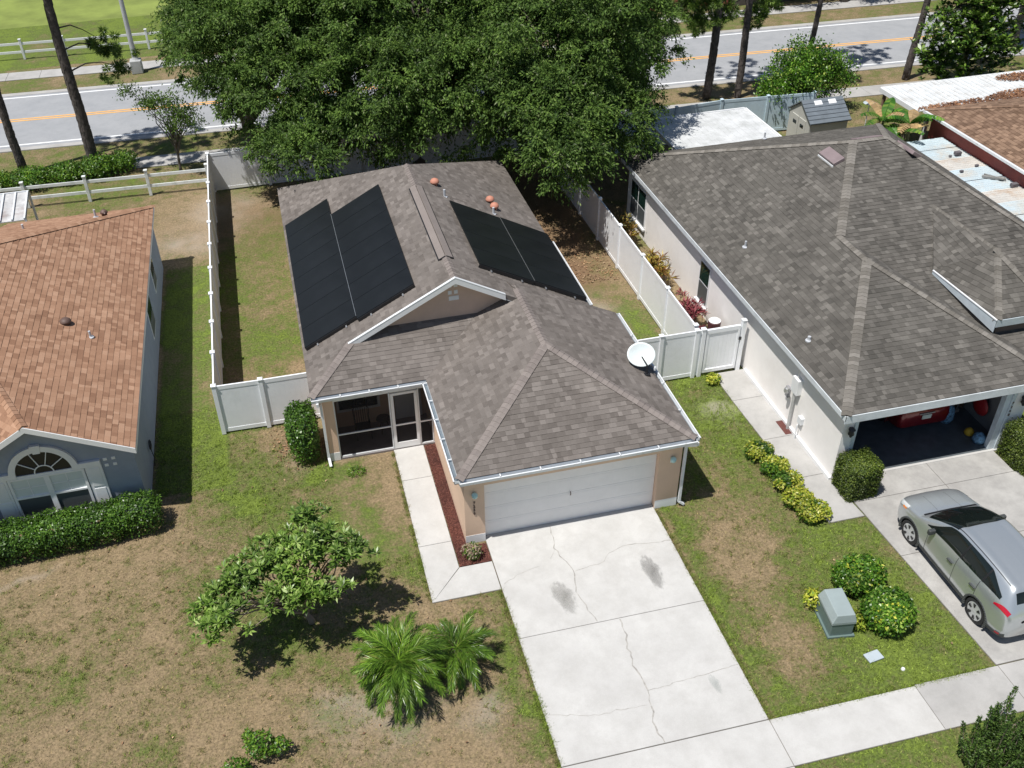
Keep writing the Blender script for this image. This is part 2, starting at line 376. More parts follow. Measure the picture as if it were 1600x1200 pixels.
def groundmat(name, blade):
    mt, t, b = _nodes(name)
    def att(n):
        a = N(t, 'ShaderNodeAttribute'); a.attribute_name = n; return a.outputs['Fac']
    g = att('green')
    if blade: cols = [(.05,(.345,.27,.155)),(.32,(.27,.225,.11)),(.52,(.225,.24,.085)),(.8,(.185,.26,.055)),(1,(.23,.32,.06))]
    else: cols = [(.05,(.27,.205,.125)),(.32,(.205,.165,.092)),(.52,(.155,.155,.062)),(.8,(.11,.15,.038)),(1,(.15,.20,.04))]
    for sc_, am in ((2.2,.85),(8.,.95),(26.,.75)):
        nn_ = noise(t, sc_, 3, .6); a1 = N(t, 'ShaderNodeMath', operation='MULTIPLY_ADD'); a1.inputs[1].default_value = am
        a2 = N(t, 'ShaderNodeMath', operation='SUBTRACT'); a2.inputs[1].default_value = .5; t.links.new(nn_.outputs[0], a2.inputs[0])
        t.links.new(a2.outputs[0], a1.inputs[0]); t.links.new(g, a1.inputs[2]); g = a1.outputs[0]
    r = ramp(t, g, cols); col = r.outputs[0]
    if blade:
        r2 = ramp(t, isl(t), [(0,(.55,.52,.5)),(.5,(1,1,1)),(1,(1.5,1.42,1.3))])
        col = mixc(t, 1.0, col, r2.outputs[0], 'MULTIPLY')
    n = noise(t, 15, 6, .8); r3 = ramp(t, n.outputs[0], [(.34,(.55,.55,.56)),(.66,(1.38,1.36,1.32))])
    col = mixc(t, 1.0, col, r3.outputs[0], 'MULTIPLY')
    if not blade:
        col = mixc(t, att('bare'), col, (.42,.37,.32)); col = mixc(t, att('litter'), col, (.20,.13,.078))
        bump(t, b, n.outputs[0], .8, .03)
    t.links.new(col, b.inputs['Base Color']); b.inputs['Roughness'].default_value = .95; b.inputs['Specular IOR Level'].default_value = .12
    return mt

# ------------------------------------------------------------------ ground
far = MB()
for (a,b_,c,d) in [(-260,-26,-60,300),(46,260,-60,300),(-26,46,-60,-14),(-26,46,54,300)]: far.add([(a,c,-.02),(b_,c,-.02),(b_,d,-.02),(a,d,-.02)], [(0,1,2,3)])
fo = far.build('ground', plain('distant_grass', (.19,.235,.05), .95, var=.3, scale=.4), None); tag(fo, kind='structure')
xs = np.linspace(-26, 46, 481); ys = np.linspace(-14, 54, 455)
X, Y = np.meshgrid(xs, ys); x = X.ravel(); y = Y.ravel()
z = (fbm(x, y, .5, 3)-.5)*.03 - .012
vid = np.arange(len(x)).reshape(X.shape)
q = np.stack([vid[:-1,:-1], vid[:-1,1:], vid[1:,1:], vid[1:,:-1]], -1).reshape(-1)
GM = groundmat('lawn_soil_and_thatch', False)
lawn = npmesh('lawn', np.stack([x,y,z],1), q, 4, GM, None, True, {'green': green(x,y), 'bare': bare(x,y), 'litter': litter(x,y)})
tag(lawn, kind='structure')

ROAD = lambda X_: 35.3-.052*(X_-0)      # centre line of the road behind
def inside(x, y, rects):
    k = np.zeros(len(x), bool)
    for a,b_,c,d in rects: k |= (x>a)&(x<b_)&(y>c)&(y<d)
    return k
NOG = [(.03,4.80,-14,0.1),(-1.79,0.03,-1.75,4.4),(-.9,-.5,-1,4.4),(-3.75,5.5,0,6.2),(-4,5,5.6,18),(9.08,10.2,-1.7,5.6),(10.62,15.35,-14,0),(10.33,15.35,-2.5,0),(10.45,15.35,-4.5,0),(-30,46,-8.07,-6.96),
       (10.1,22,-.2,17),(-16,-8.95,3.6,18),(23,46,8,21)]
nb = 620000
u1 = rng.random(nb)
bxx = np.where(u1 < .72, rng.uniform(-15, 16, nb), rng.uniform(-22, 40, nb))
byy = np.where(u1 < .72, rng.uniform(-9.8, 8, nb), rng.uniform(6, 33, nb))
keep = ~inside(bxx, byy, NOG) & ((byy < 31.6) | (byy > 40))
bxx, byy = bxx[keep], byy[keep]
gg = green(bxx, byy); bb = np.maximum(bare(bxx, byy), litter(bxx,byy)); keep = rng.random(len(bxx)) > bb*.95
keep &= rng.random(len(bxx)) < (.45+.55*np.clip(gg*1.6,0,1))*(.25+1.1*vn(bxx,byy,.13))
bxx, byy, gg = bxx[keep], byy[keep], gg[keep]; n_ = len(bxx)
hh = rng.uniform(.02, .05, n_)*(.6+.6*np.clip(gg,0,1)); th = rng.uniform(0, 2*np.pi, n_); ww = rng.uniform(.006, .013, n_)
base = np.stack([bxx, byy, np.full(n_, -.005)], 1)
side = np.stack([np.cos(th), np.sin(th), np.zeros(n_)], 1)*ww[:,None]
lean = rnd(n_)*[1,1,0]*hh[:,None]*.75; tip = base+lean; tip[:,2] += hh
vv = np.stack([base-side, base+side, tip], 1).reshape(-1,3)
nt_ = 5200; tx = np.concatenate([rng.uniform(-14,10.2,nt_), np.full(260,-.03)+rng.normal(0,.02,260), np.full(260,4.87)+rng.normal(0,.02,260), np.full(120,-1.86)+rng.normal(0,.02,120), rng.uniform(4.85,10.4,160)])
ty = np.concatenate([rng.uniform(-7,6,nt_), rng.uniform(-6.9,-1.8,260), rng.uniform(-6.9,0,260), rng.uniform(-1.7,4.2,120), np.full(160,-6.9)+rng.normal(0,.02,160)]); k_ = ~inside(tx,ty,NOG)|(np.arange(len(tx))>=nt_); tx, ty = tx[k_], ty[k_]
tg_ = green(tx,ty); k_ = (rng.random(len(tx)) < .15+tg_)|(np.arange(len(tx))>len(tx)-700); tx, ty, tg_ = tx[k_], ty[k_], tg_[k_]
i_ = np.repeat(np.arange(len(tx)), 26); m_ = len(i_); bx_ = tx[i_]+rng.normal(0,.035,m_); by_ = ty[i_]+rng.normal(0,.035,m_); hh2 = rng.uniform(.03,.085,m_); th2 = rng.uniform(0,6.28,m_)
sd2 = np.stack([np.cos(th2),np.sin(th2),np.zeros(m_)],1)*.006; b2 = np.stack([bx_,by_,np.zeros(m_)],1); tp2 = b2+rnd(m_)*[1,1,0]*hh2[:,None]*.6; tp2[:,2] += hh2
vv = np.concatenate([vv, np.stack([b2-sd2,b2+sd2,tp2],1).reshape(-1,3)]); gg = np.concatenate([gg, np.clip(tg_[i_]*.6+.45,0,1.1)]); n_ = len(gg)
gr = npmesh('grass', vv, np.arange(len(vv)), 3, groundmat('grass_blades', True), None, False, {'green': np.repeat(np.clip(gg+rng.normal(0,.12,n_),0,1.2), 3)})
tag(gr, 'short patchy green and straw coloured lawn grass around the houses', 'grass', kind='stuff')

# ------------------------------------------------------------------ paving
def inset(pts, d):
    c = Vector((sum(p[0] for p in pts)/len(pts), sum(p[1] for p in pts)/len(pts))); out = []
    for p in pts:
        v = Vector(p)-c; out.append((p[0]-math.copysign(d, v.x), p[1]-math.copysign(d, v.y)))
    return out
def paving(name, slabs, m, top=.03, gap=.008, jm='joint'):
    base = MB()
    for s in slabs: base.poly2(inset(s, -.0), -.1, top-.018)
    o = base.build(name, M[jm]); tag(o, kind='structure')
    for s in slabs:
        MB().poly2(inset(s, gap), -.09, top).build('slab', m, o, bevel=.006)
    return o
dw = paving('driveway', [[(0,.2),(0,-3.41),(4.83,-3.41),(4.83,.2)], [(0,-3.41),(0,-6.92),(4.83,-6.92),(4.83,-3.41)], [(0,-8.1),(0,-14),(4.83,-14),(4.83,-8.1)]], M['concrete'])
paving('path', [[(-1.82,4.34),(-1.82,2.9),(-.9,2.9),(-.9,4.34)], [(-1.82,2.9),(-1.82,.2),(-.9,.2),(-.9,2.9)],
                [(-1.82,.2),(-1.82,-1.78),(-.9,-.78),(-.9,.2)], [(-.9,-.78),(-1.82,-1.78),(-.012,-1.78),(-.012,-.78)]], M['concrete'], .028)
sw = [[(a,-8.1),(a,-6.93),(b_,-6.93),(b_,-8.1)] for a, b_ in ((0,4.83),(4.83,8.44))]
sw += [[(a,-8.1),(a,-6.93),(a-1.83,-6.93),(a-1.83,-8.1)] for a in (0,-1.83,-3.66,-5.49,-7.32,-9.15,-10.98)]
paving('sidewalk', sw, M['concrete'], .031)
paving('sidewalk', [[(8.44,-8.1),(8.44,-6.9),(10.6,-6.9),(10.6,-8.1)],[(10.6,-8.1),(10.6,-6.9),(13.1,-6.9),(13.1,-8.1)],[(13.1,-8.1),(13.1,-6.9),(15.7,-6.9),(15.7,-8.1)],[(15.7,-8.1),(15.7,-6.9),(20,-6.9),(20,-8.1)]], M['concrete_mid'], .03)
nl = lambda y_: 10.3+(-1.76-y_)*.055
paving('driveway', [[(10.12,-.2),(10.28,-1.2),(13.1,-1.2),(13.1,-.2)],[(13.1,-.2),(13.1,-1.2),(15.3,-1.2),(15.3,-.2)],
    [(nl(-1.2),-1.2),(nl(-3.3),-3.3),(13.1,-3.3),(13.1,-1.2)],[(13.1,-1.2),(13.1,-3.3),(15.4,-3.3),(15.4,-1.2)],
    [(nl(-3.3),-3.3),(nl(-6.88),-6.88),(13.1,-6.88),(13.1,-3.3)],[(13.1,-3.3),(13.1,-6.88),(15.6,-6.88),(15.4,-3.3)],
    [(10.6,-8.12),(10.7,-14),(15.7,-14),(15.7,-8.12)]], M['concrete_old'], .03)
paving('path', [[(9.0,5.4),(9.0,3.9),(10.1,3.9),(10.1,5.4)],[(9.0,3.9),(9.06,1.9),(10.1,1.9),(10.1,3.9)],[(9.06,1.9),(9.12,.1),(10.1,.1),(10.1,1.9)],[(9.12,.1),(9.2,-1.74),(10.27,-1.74),(10.1,.1)]], M['concrete_mid'], .029)
def ribbon(pts, w, zt, name, m, parent, jitter=.02):
    b = MB(); P = []
    for (a, c) in zip(pts[:-1], pts[1:]):
        a = Vector(a); c = Vector(c); n = max(2, int((c-a).length/.12))
        for k in range(n):
            p = a.lerp(c, k/n); P.append(p+Vector((random.gauss(0,jitter), random.gauss(0,jitter))))
    P.append(Vector(pts[-1]))
    for i in range(len(P)-1):
        d = (P[i+1]-P[i]).normalized(); n = Vector((-d.y, d.x))*w/2*random.uniform(.45,1.2)
        b.add([(*(P[i]-n),zt),(*(P[i]+n),zt),(*(P[i+1]+n),zt),(*(P[i+1]-n),zt)], [(0,1,2,3)])
    return b.build(name, m, parent, fix=False)
ck = M['crackm']
for pts, w_ in [([(1.83,.05),(1.72,-.77),(1.97,-1.68),(1.81,-2.33),(2.02,-3.38)],.026),([(1.97,-1.68),(2.7,-1.59),(3.19,-1.25),(3.63,-1.13),(4.14,-1.21),(4.8,-1.26)],.02),
                ([(2.6,-3.46),(2.43,-4.81),(2.5,-5.56),(2.3,-6.37),(2.37,-6.9)],.034),([(2.5,-5.56),(3.76,-5.48),(4.8,-5.4)],.016),([(.08,-5.6),(.97,-5.87),(2.33,-5.92)],.014),([(.1,-1.62),(.6,-1.38),(1.14,-1.28)],.013),([(1.72,-.77),(1.5,-1.1)],.012)]:
    ribbon(pts, w_, .0335, 'crack', ck, dw)
def stain(cx, cy, rx, ry, ang, rgb, strength):
    mt, t, b = _nodes('oil_stain'); b.inputs['Base Color'].default_value = (*rgb, 1); b.inputs['Roughness'].default_value = .85
    tc = N(t, 'ShaderNodeTexCoord'); ln = N(t, 'ShaderNodeVectorMath', operation='LENGTH'); wn = noise(t, 1.6, 3, .6); wa = N(t, 'ShaderNodeVectorMath', operation='MULTIPLY_ADD'); wa.inputs[1].default_value = (.9,.9,0); t.links.new(wn.outputs[1], wa.inputs[0]); t.links.new(tc.outputs['Object'], wa.inputs[2]); ws = N(t, 'ShaderNodeVectorMath', operation='SUBTRACT'); ws.inputs[1].default_value = (.45,.45,0); t.links.new(wa.outputs[0], ws.inputs[0]); t.links.new(ws.outputs[0], ln.inputs[0])
    n = noise(t, 3.5, 6, .8); n2 = noise(t, 22, 3, .8)
    a = N(t, 'ShaderNodeMath', operation='MULTIPLY_ADD'); a.inputs[1].default_value = .7; t.links.new(n.outputs[0], a.inputs[0]); t.links.new(ln.outputs[1], a.inputs[2])
    r = ramp(t, a.outputs[0], [(.40,(strength,)*3),(.85,(strength*.5,)*3),(1.5,(0,0,0))]); r2 = ramp(t, n2.outputs[0], [(.3,(.45,)*3),(.65,(1,)*3)])
    f = mixc(t, 1.0, r.outputs[0], r2.outputs[0], 'MULTIPLY')
    tr = N(t, 'ShaderNodeBsdfTransparent'); mx = N(t, 'ShaderNodeMixShader'); t.links.new(f, mx.inputs[0]); t.links.new(tr.outputs[0], mx.inputs[1]); t.links.new(b.outputs[0], mx.inputs[2])
    t.links.new(mx.outputs[0], t.nodes['Material Output'].inputs[0])
    o = MB().add([(-1.3,-1.3,0),(1.3,-1.3,0),(1.3,1.3,0),(-1.3,1.3,0)], [(0,1,2,3)]).build('oil_stain', mt, dw)
    o.location = (cx, cy, .0375); o.rotation_euler[2] = ang; o.scale = (rx, ry, 1); return o
stain(1.47, -2.45, .42, .80, .15, (.22,.215,.195), .62); stain(3.93, -2.2, .36, .86, .05, (.18,.175,.165), .75); stain(4.07, -5.78, .18, .4, .1, (.25,.30,.28), .35)
mm = MB(); mm.poly2([(-.88,4.3),(-.88,-.76),(-.02,-.76),(-.02,-.15),(-.52,-.02),(-.52,4.3)], -.05, .02)
mo = mm.build('mulch_bed', M['mulch']); tag(mo, kind='structure')
mo['label'] = 'red mulch strip between the path and the peach garage wall'
pm = np.stack([rng.uniform(-.88,-.53,9000), rng.uniform(-.74,4.3,9000), rng.uniform(.018,.035,9000)],1)
pm2 = np.stack([rng.uniform(-.86,-.04,2500), rng.uniform(-.74,-.1,2500), rng.uniform(.018,.035,2500)],1); pm = np.concatenate([pm,pm2])
ch = leafquads('mulch_chips', pm, rnd(len(pm))*[1,1,.25], rnd(len(pm))+[0,0,2.5], rng.uniform(.02,.06,len(pm)), .018, leafmat('mulch_chips', [(0,(.055,.02,.018)),(.6,(.13,.045,.035)),(1,(.22,.09,.07))], 0, .9)); tag(ch, 'red brown mulch chips in the bed beside the garage wall', 'mulch', kind='stuff')

# road behind
def strip(name, x0, x1, off0, off1, z0, z1, m, parent=None, kind='structure', seg=12):
    b = MB(); n = seg
    for i in range(n):
        a = x0+(x1-x0)*i/n; c = x0+(x1-x0)*(i+1)/n
        b.prism([(a,ROAD(a)+off0,z0),(c,ROAD(c)+off0,z0),(c,ROAD(c)+off1,z0),(a,ROAD(a)+off1,z0)], (0,0,z1-z0))
    o = b.build(name, m, parent)
    if parent is None: tag(o, kind=kind)
    return o
rd = strip('road', -70, 110, -3.9, 3.9, -.08, .02, M['asphalt'])
for k, (o0, o1, mname, nm) in enumerate([(-3.62,-3.48,'white_line','edge_line'),(3.48,3.62,'white_line','edge_line'),(-.19,-.07,'yellow_line','centre_line'),(.07,.19,'yellow_line','centre_line')]):
    strip(nm, -70, 110, o0, o1, .0245, .0285, M[mname], rd)
strip('kerb', -70, 110, -4.3, -3.905, -.08, .035, M['concrete_mid']); strip('kerb', -70, 110, 3.905, 4.35, -.08, .035, M['concrete_mid'])
def walkway(x0, x1, off0, off1, step=1.6):
    n = int((x1-x0)/step); sl_ = []
    for i in range(n):
        a = x0+i*step; c = a+step; sl_.append([(a,ROAD(a)+off0),(a,ROAD(a)+off1),(c,ROAD(c)+off1),(c,ROAD(c)+off0)])
    return sl_
paving('pavement', walkway(-30, 50, 6.7, 8.1, 1.9), M['concrete_mid'], .03)
paving('pavement', walkway(-10.6, 34, -7.9, -6.6, 1.8), M['concrete_mid'], .03)

# ------------------------------------------------------------------ shingled roofs
def clip_poly(sub, clip):
    out = sub
    for i in range(len(clip)):
        a = clip[i]; b_ = clip[(i+1)%len(clip)]; inp = out; out = []
        if not inp: break
        ex, ey = b_[0]-a[0], b_[1]-a[1]
        side = lambda p: ex*(p[1]-a[1])-ey*(p[0]-a[0])
        for j in range(len(inp)):
            p = inp[j]; q = inp[(j+1)%len(inp)]; sp = side(p); sq = side(q)
            if sp >= 0: out.append(p)
            if (sp >= 0) != (sq >= 0):
                t = sp/(sp-sq); out.append((p[0]+(q[0]-p[0])*t, p[1]+(q[1]-p[1])*t))
    return out
WID = (.11,.155,.20,.25)
_tabmesh = {}
def tab_mesh(w_, hgt, key, m):
    k = (w_, key)
    if k not in _tabmesh:
        b = MB(); e = hgt; t0 = .014
        b.add([(0,0,t0),(w_,0,t0),(w_,e,.003),(0,e,.003),(0,0,-.004),(w_,0,-.004),(w_,e,-.004),(0,e,-.004)], [(0,1,2,3),(0,4,5,1),(1,5,6,2),(0,3,7,4)])
        _tabmesh[k] = b.mesh('shingle', m)
    return _tabmesh[k]
class Roof:
    def __init__(s, parent, m, key, exposure=.142):
        s.parent = parent; s.m = m; s.key = key; s.e = exposure; s.full = []; s.mb = MB(); s.base = MB()
    def plane(s, pts, thick=.14, u=None, skip=None):
        "convex planar polygon, 3d; rows are level"
        P = [Vector(p) for p in pts]; n = Vector((0,0,0))
        for i in range(len(P)): n += P[i].cross(P[(i+1)%len(P)])
        n.normalize()
        if n.z < 0: n = -n; P = P[::-1]
        U = Vector((0,0,1)).cross(n); U.normalize(); V = n.cross(U)
        o = Vector((0,0,0)); d = n.dot(P[0]); o = n*d
        poly = [((p-o).dot(U), (p-o).dot(V)) for p in P]
        s.base.prism([p-n*.006 for p in P], (0,0,-thick))
        v0 = min(p[1] for p in poly); v1 = max(p[1] for p in poly); rr = random.Random(int(abs(n.x*91)+abs(n.y*57)*13)); k = 0
        v = v0-.01
        while v < v1:
            us = [p[0] for p in poly]; uu = min(us)-rr.random()*.4; umax = max(us)
            while uu < umax:
                w_ = rr.choice(WID); rect = [(uu,v),(uu+w_,v),(uu+w_,v+s.e),(uu,v+s.e)]
                c = clip_poly(rect, poly)
                if len(c) >= 3:
                    ar = abs(sum(c[i][0]*c[(i+1)%len(c)][1]-c[(i+1)%len(c)][0]*c[i][1] for i in range(len(c))))/2
                    cen = o+U*(uu+w_/2)+V*(v+s.e/2)
                    if ar > .0005 and not (skip and skip(cen)):
                        lift = rr.uniform(0,.006)
                        if ar > w_*s.e*.999: s.full.append((cen, o+U*uu+V*v+n*lift, U, V, n, w_, lift))
                        else: s._tab(c, o, U, V, n, v, lift)
                uu += w_
            v += s.e; k += 1
    def _tab(s, c, o, U, V, n, v, lift):
        t = lambda q: lift+.014-(.011)*min(1, max(0, (q[1]-v)/s.e))
        top = [o+U*q[0]+V*q[1]+n*t(q) for q in c]; bot = [o+U*q[0]+V*q[1]-n*.004 for q in c]; k = len(c)
        s.mb.add(top+bot, [tuple(range(k))]+[(i, i+k, (i+1)%k+k, (i+1)%k) for i in range(k)])
    def finish(s, nind=300, label=None):
        rf = s.base.build('roof', s.m, s.parent)
        s.full.sort(key=lambda f: (f[0]-Vector(CAM)).length)
        for i, (cen, p, U, V, n, w_, lift) in enumerate(s.full):
            if i < nind:
                o = bpy.data.objects.new('shingle', tab_mesh(w_, s.e, s.key, s.m)); link(o); o.parent = rf
                o.matrix_basis = Matrix(((U.x,V.x,n.x,p.x),(U.y,V.y,n.y,p.y),(U.z,V.z,n.z,p.z),(0,0,0,1)))
            else:
                q = [(0,0,.014),(w_,0,.014),(w_,s.e,.003),(0,s.e,.003),(0,0,-.004),(w_,0,-.004),(w_,s.e,-.004),(0,s.e,-.004)]
                s.mb.add([p+U*a+V*b_+n*c for a,b_,c in q], [(0,1,2,3),(0,4,5,1),(1,5,6,2),(0,3,7,4)])
        so_ = s.mb.build('shingles', s.m, rf, fix=False); so_['kind'] = 'stuff'
        return rf
def caps(rf, p0, p1, n1, n2, m, w=.15, step=.16, L=.24, th=.02):
    p0 = Vector(p0); p1 = Vector(p1); d = (p1-p0).normalized(); n1 = Vector(n1).normalized(); n2 = Vector(n2).normalized()
    a = d.cross(n1).normalized(); b_ = d.cross(n2).normalized()
    if a.dot(n2) > 0: a = -a
    if b_.dot(n1) > 0: b_ = -b_
    up = (n1+n2).normalized()
    vs = []
    for t, h in ((0, th), (L, .006)):
        vs += [d*t+a*w+n1*h, d*t+up*(h*1.25+.004), d*t+b_*w+n2*h]
    vs += [a*w-n1*.01, Vector((0,0,0)), b_*w-n2*.01]
    mb = MB().add(vs, [(0,1,4,3),(1,2,5,4),(6,7,1,0),(7,8,2,1)])
    me = mb.mesh('ridge_cap', m); k = int((p1-p0).length/step)
    for i in range(k+1):
        o = bpy.data.objects.new('ridge_cap', me); link(o); o.parent = rf
        o.location = p0+d*min(i*step, max((p1-p0).length-L*.8, 0))+up*(.012+random.uniform(0,.004))
def nrm(a, b_, c): return (Vector(b_)-Vector(a)).cross(Vector(c)-Vector(a)).normalized()*(1 if (Vector(b_)-Vector(a)).cross(Vector(c)-Vector(a)).z > 0 else -1)

# ================================================================== MAIN HOUSE
H = thing('house', 'peach stucco house with grey shingle roof and black solar panels', 'house', (.5, 9, 0))
ze = 2.60
sm = .522; s_g = .455
EL, ER, EF, EB = -4.02, 5.04, 4.14, 18.1; RX = .54; RZ = ze+sm*(RX-EL)
GL, GR, GF = -.70, 5.68, -.25; PX_ = 2.49; PZ = ze+s_g*(PX_-GL); PY_ = GF+(PX_-GL)
yr = 5.5                                             # plane of the raised gable
RB = EB-(RX-EL)
rf = Roof(H, M['shingle_main'], 'main')
zl = lambda x_: ze+sm*(x_-EL); zr = lambda x_: ze+sm*(ER-x_); zg = lambda x_: ze+s_g*(x_-GL)
a_ = yr-EF
# left plane: eave y EF..EB
rf.plane([(EL,EF,ze),(EL,yr,ze),(EL+a_,yr,zl(EL+a_))]); rf.plane([(EL,yr,ze),(EL,EB,ze),(RX,RB,RZ),(RX,yr,RZ)])
# rear plane
rf.plane([(EL,EB,ze),(ER,EB,ze),(RX,RB,RZ)])
# right plane
yj = 6.45
rf.plane([(ER,yj,ze),(RX,yj,RZ),(RX,RB,RZ),(ER,EB,ze)])
rf.plane([(RX,yr,RZ),(RX,yj,RZ),(2.9,yj,zr(2.9)),(2.9,yr,zr(2.9))])
# skirt below the gable (front of porch), to the valley with the garage roof
yw = 5.84; zs = lambda y_: ze+sm*(y_-EF)
def vx(y_): return GL+(zs(y_)-ze)/s_g
rf.plane([(EL,EF,ze),(GL,EF,ze),(vx(yw),yw,zs(yw)),(EL+yw-EF,yw,zs(yw))])
# garage hip
rf.plane([(GL,GF,ze),(GR,GF,ze),(PX_,PY_,PZ)])
rf.plane([(GL,GF,ze),(PX_,PY_,PZ),(PX_,EF,PZ),(GL,EF,ze)])
yg2 = 6.3
rf.plane([(GL,EF,ze),(PX_,EF,PZ),(PX_,yg2,PZ),(vx(yw),yw,zs(yw))][:0] or [(GL,EF,ze),(PX_,EF,PZ),(PX_,yw,PZ),(vx(yw),yw,zs(yw))])
rf.plane([(vx(yw),yw,zs(yw)),(PX_,yw,PZ),(PX_,yg2,PZ),(2.1,yg2,zg(2.1))])
rf.plane([(GR,GF,ze),(GR,6.02,ze),(PX_,yg2-.5,PZ),(PX_,PY_,PZ)])
rf.plane([(GR,6.02,ze),(ER,6.66,ze),(PX_,yg2-.5,PZ)]); rf.plane([(ER,6.66,ze),(2.25,6.6,zr(2.25)+.02),(PX_,yg2-.5,PZ)])
roof = rf.finish()
n_l = Vector((-sm,0,1)).normalized(); n_r = Vector((sm,0,1)).normalized(); n_f = Vector((0,-sm,1)).normalized()
g_f = Vector((0,-s_g,1)).normalized(); g_l = Vector((-s_g,0,1)).normalized(); g_r = Vector((s_g,0,1)).normalized()
cm = M['cap_main']
caps(roof, (GL,GF,ze+.01), (PX_,PY_,PZ+.01), g_f, g_l, cm, .13); caps(roof, (GR,GF,ze+.01), (PX_,PY_,PZ+.01), g_f, g_r, cm, .13)
caps(roof, (PX_,PY_,PZ+.01), (PX_,5.9,PZ+.01), g_l, g_r, cm, .13)
caps(roof, (EL,EF,ze+.01), (EL+a_,yr,zl(EL+a_)+.01), n_f, n_l, cm, .13)
caps(roof, (RX,yr+.05,RZ+.01), (RX,6.8,RZ+.01), n_l, n_r, cm, .13); caps(roof, (RX,11.7,RZ+.01), (RX,RB,RZ+.01), n_l, n_r, cm, .13)
# ridge vent: two slopes raised on the ridge with dark sides
rv = MB(); w_ = .21
for sx, nn in ((-1,n_l),(1,n_r)):
    b0 = Vector((RX,6.8,RZ)); b1 = Vector((RX,11.8,RZ)); d = Vector((sx*1,0,-sm)).normalized()*w_
    rv.prism([b0+nn*.02, b0+d+nn*.02, b1+d+nn*.02, b1+nn*.02], nn*.035)
rv.build('ridge_vent', M['cap_main'], roof)
sd = MB()
for sx, nn in ((-1,n_l),(1,n_r)):
    d = Vector((sx,0,-sm)).normalized(); e0 = Vector((RX,6.78,RZ))+d*(w_+.004); e1 = Vector((RX,11.8,RZ))+d*(w_+.004)
    sd.prism([e0, e0+d*.04, e1+d*.04, e1], nn*.04)
e0 = Vector((RX,6.775,RZ+.03)); sd.bar(e0+Vector((-.2,0,-.09)), e0, .035, .035); sd.bar(e0, e0+Vector((.2,0,-.09)), .03, .03)
sd.build('vent_edge', M['black'], roof)
# gable wall + rake boards + tiles
gx0 = EL+yr-EF+.15; gl_, gr_ = -2.25, 2.6
gw = MB(); ztop = RZ-.16
gw.prism([(gl_,yw,zl(gl_)-.35),(RX,yw,ztop),(gr_+.1,yw,zr(gr_)-.2),(gr_+.1,yw,2.9),(gl_,yw,2.9)], (0,.12,0)); gw.build('gable_wall', M['gable'], H)
rk = MB()
for (xa, za, xb, zb) in ((EL+a_-.05, zl(EL+a_-.05), RX, RZ), (RX, RZ, 2.02, zr(2.02))):
    rk.prism([(xa,yr,za+.02),(xb,yr,zb+.02),(xb,yr,zb-.16),(xa,yr,za-.16)], (0,-.03,0))
rk.build('rake_board', M['white'], H)
re_ = MB()
for (xa, za, xb, zb) in ((EL+a_-.05, zl(EL+a_-.05), RX, RZ), (RX, RZ, 2.02, zr(2.02))):
    re_.prism([(xa,yr-.035,za+.045),(xb,yr-.035,zb+.045),(xb,yr+.05,zb+.045),(xa,yr+.05,za+.045)], (0,0,-.02))
re_.build('drip_edge', M['alu'], H)
sf = MB()
for (xa, za, xb, zb) in ((EL+a_+.05, zl(EL+a_+.05), RX, RZ), (RX, RZ, 2.3, zr(2.3))):
    sf.prism([(xa,yr,za-.15),(xb,yr,zb-.15),(xb,yw,zb-.15),(xa,yw,za-.15)], (0,0,-.015))
sf.build('soffit', M['white'], H)
for dx in (-.11, .07):
    for zz in (4.50, 4.27): bx('wall_tile', M['white'], H, RX+dx-.055, RX+dx+.055, yw-.012, yw+.01, zz, zz+.12)
MB().prism([(RX-.15,yw,4.06),(RX+.15,yw,4.06),(RX+.15,yw,4.20),(RX-.15,yw,4.20)], (0,-.012,0)).build('wall_tile', M['white'], H)
# walls
zt = ze-.16
wl = MB()
wl.box(-3.72,-3.57,5.8,17.7,0,zt); wl.box(-3.57,4.70,17.55,17.7,0,zt); wl.box(4.70,4.85,6.2,17.7,0,zt); wl.box(4.85,5.47,6.05,6.2,0,zt)
wl.box(5.32,5.47,0,6.05,0,zt); wl.box(-.54,-.40,.25,5.8,0,zt); wl.box(-3.57,-.54,5.8,5.93,0,zt); wl.box(-.54,0,0,.25,0,zt); wl.box(4.83,5.32,0,.25,0,zt); wl.box(0,4.83,0,.25,2.04,zt)
wl.build('wall', M['peach'], H)
bx('base_band', M['white'], H, -.545,.0,-.006,.0,0,.30); bx('base_band', M['white'], H, 4.83,5.475,-.006,0,0,.30)
# garage door
gd = par(MB().box(.0,4.83,.215,.235,.0,2.12).build('garage_door', M['white'], H), H) if False else MB().box(.0,4.83,.218,.235,.02,2.10).build('garage_door', plain('garage_door_white', (.86,.84,.82), .5, var=.03), H)
gdm = plain('garage_door_panel', (.86,.84,.82), .5, var=.03)
for r_ in range(4):
    z0 = .03+r_*.518
    MB().box(.004,4.826,.178,.215,z0,z0+.514).build('door_section', gdm, gd, bevel=.006)
    for c_ in range(8):
        x0 = .06+c_*.595
        MB().box(x0,x0+.545,.1745,.18,z0+.06,z0+.448).build('door_panel', gdm, gd, bevel=.008)
MB().tube([(2.41,.15,.98),(2.41,.12,1.0),(2.41,.12,1.08),(2.41,.16,1.10)], .012).build('handle', M['brownvent'], gd)
bx('door_seal', M['black'], gd, 0,4.83,.17,.24,.0,.028)
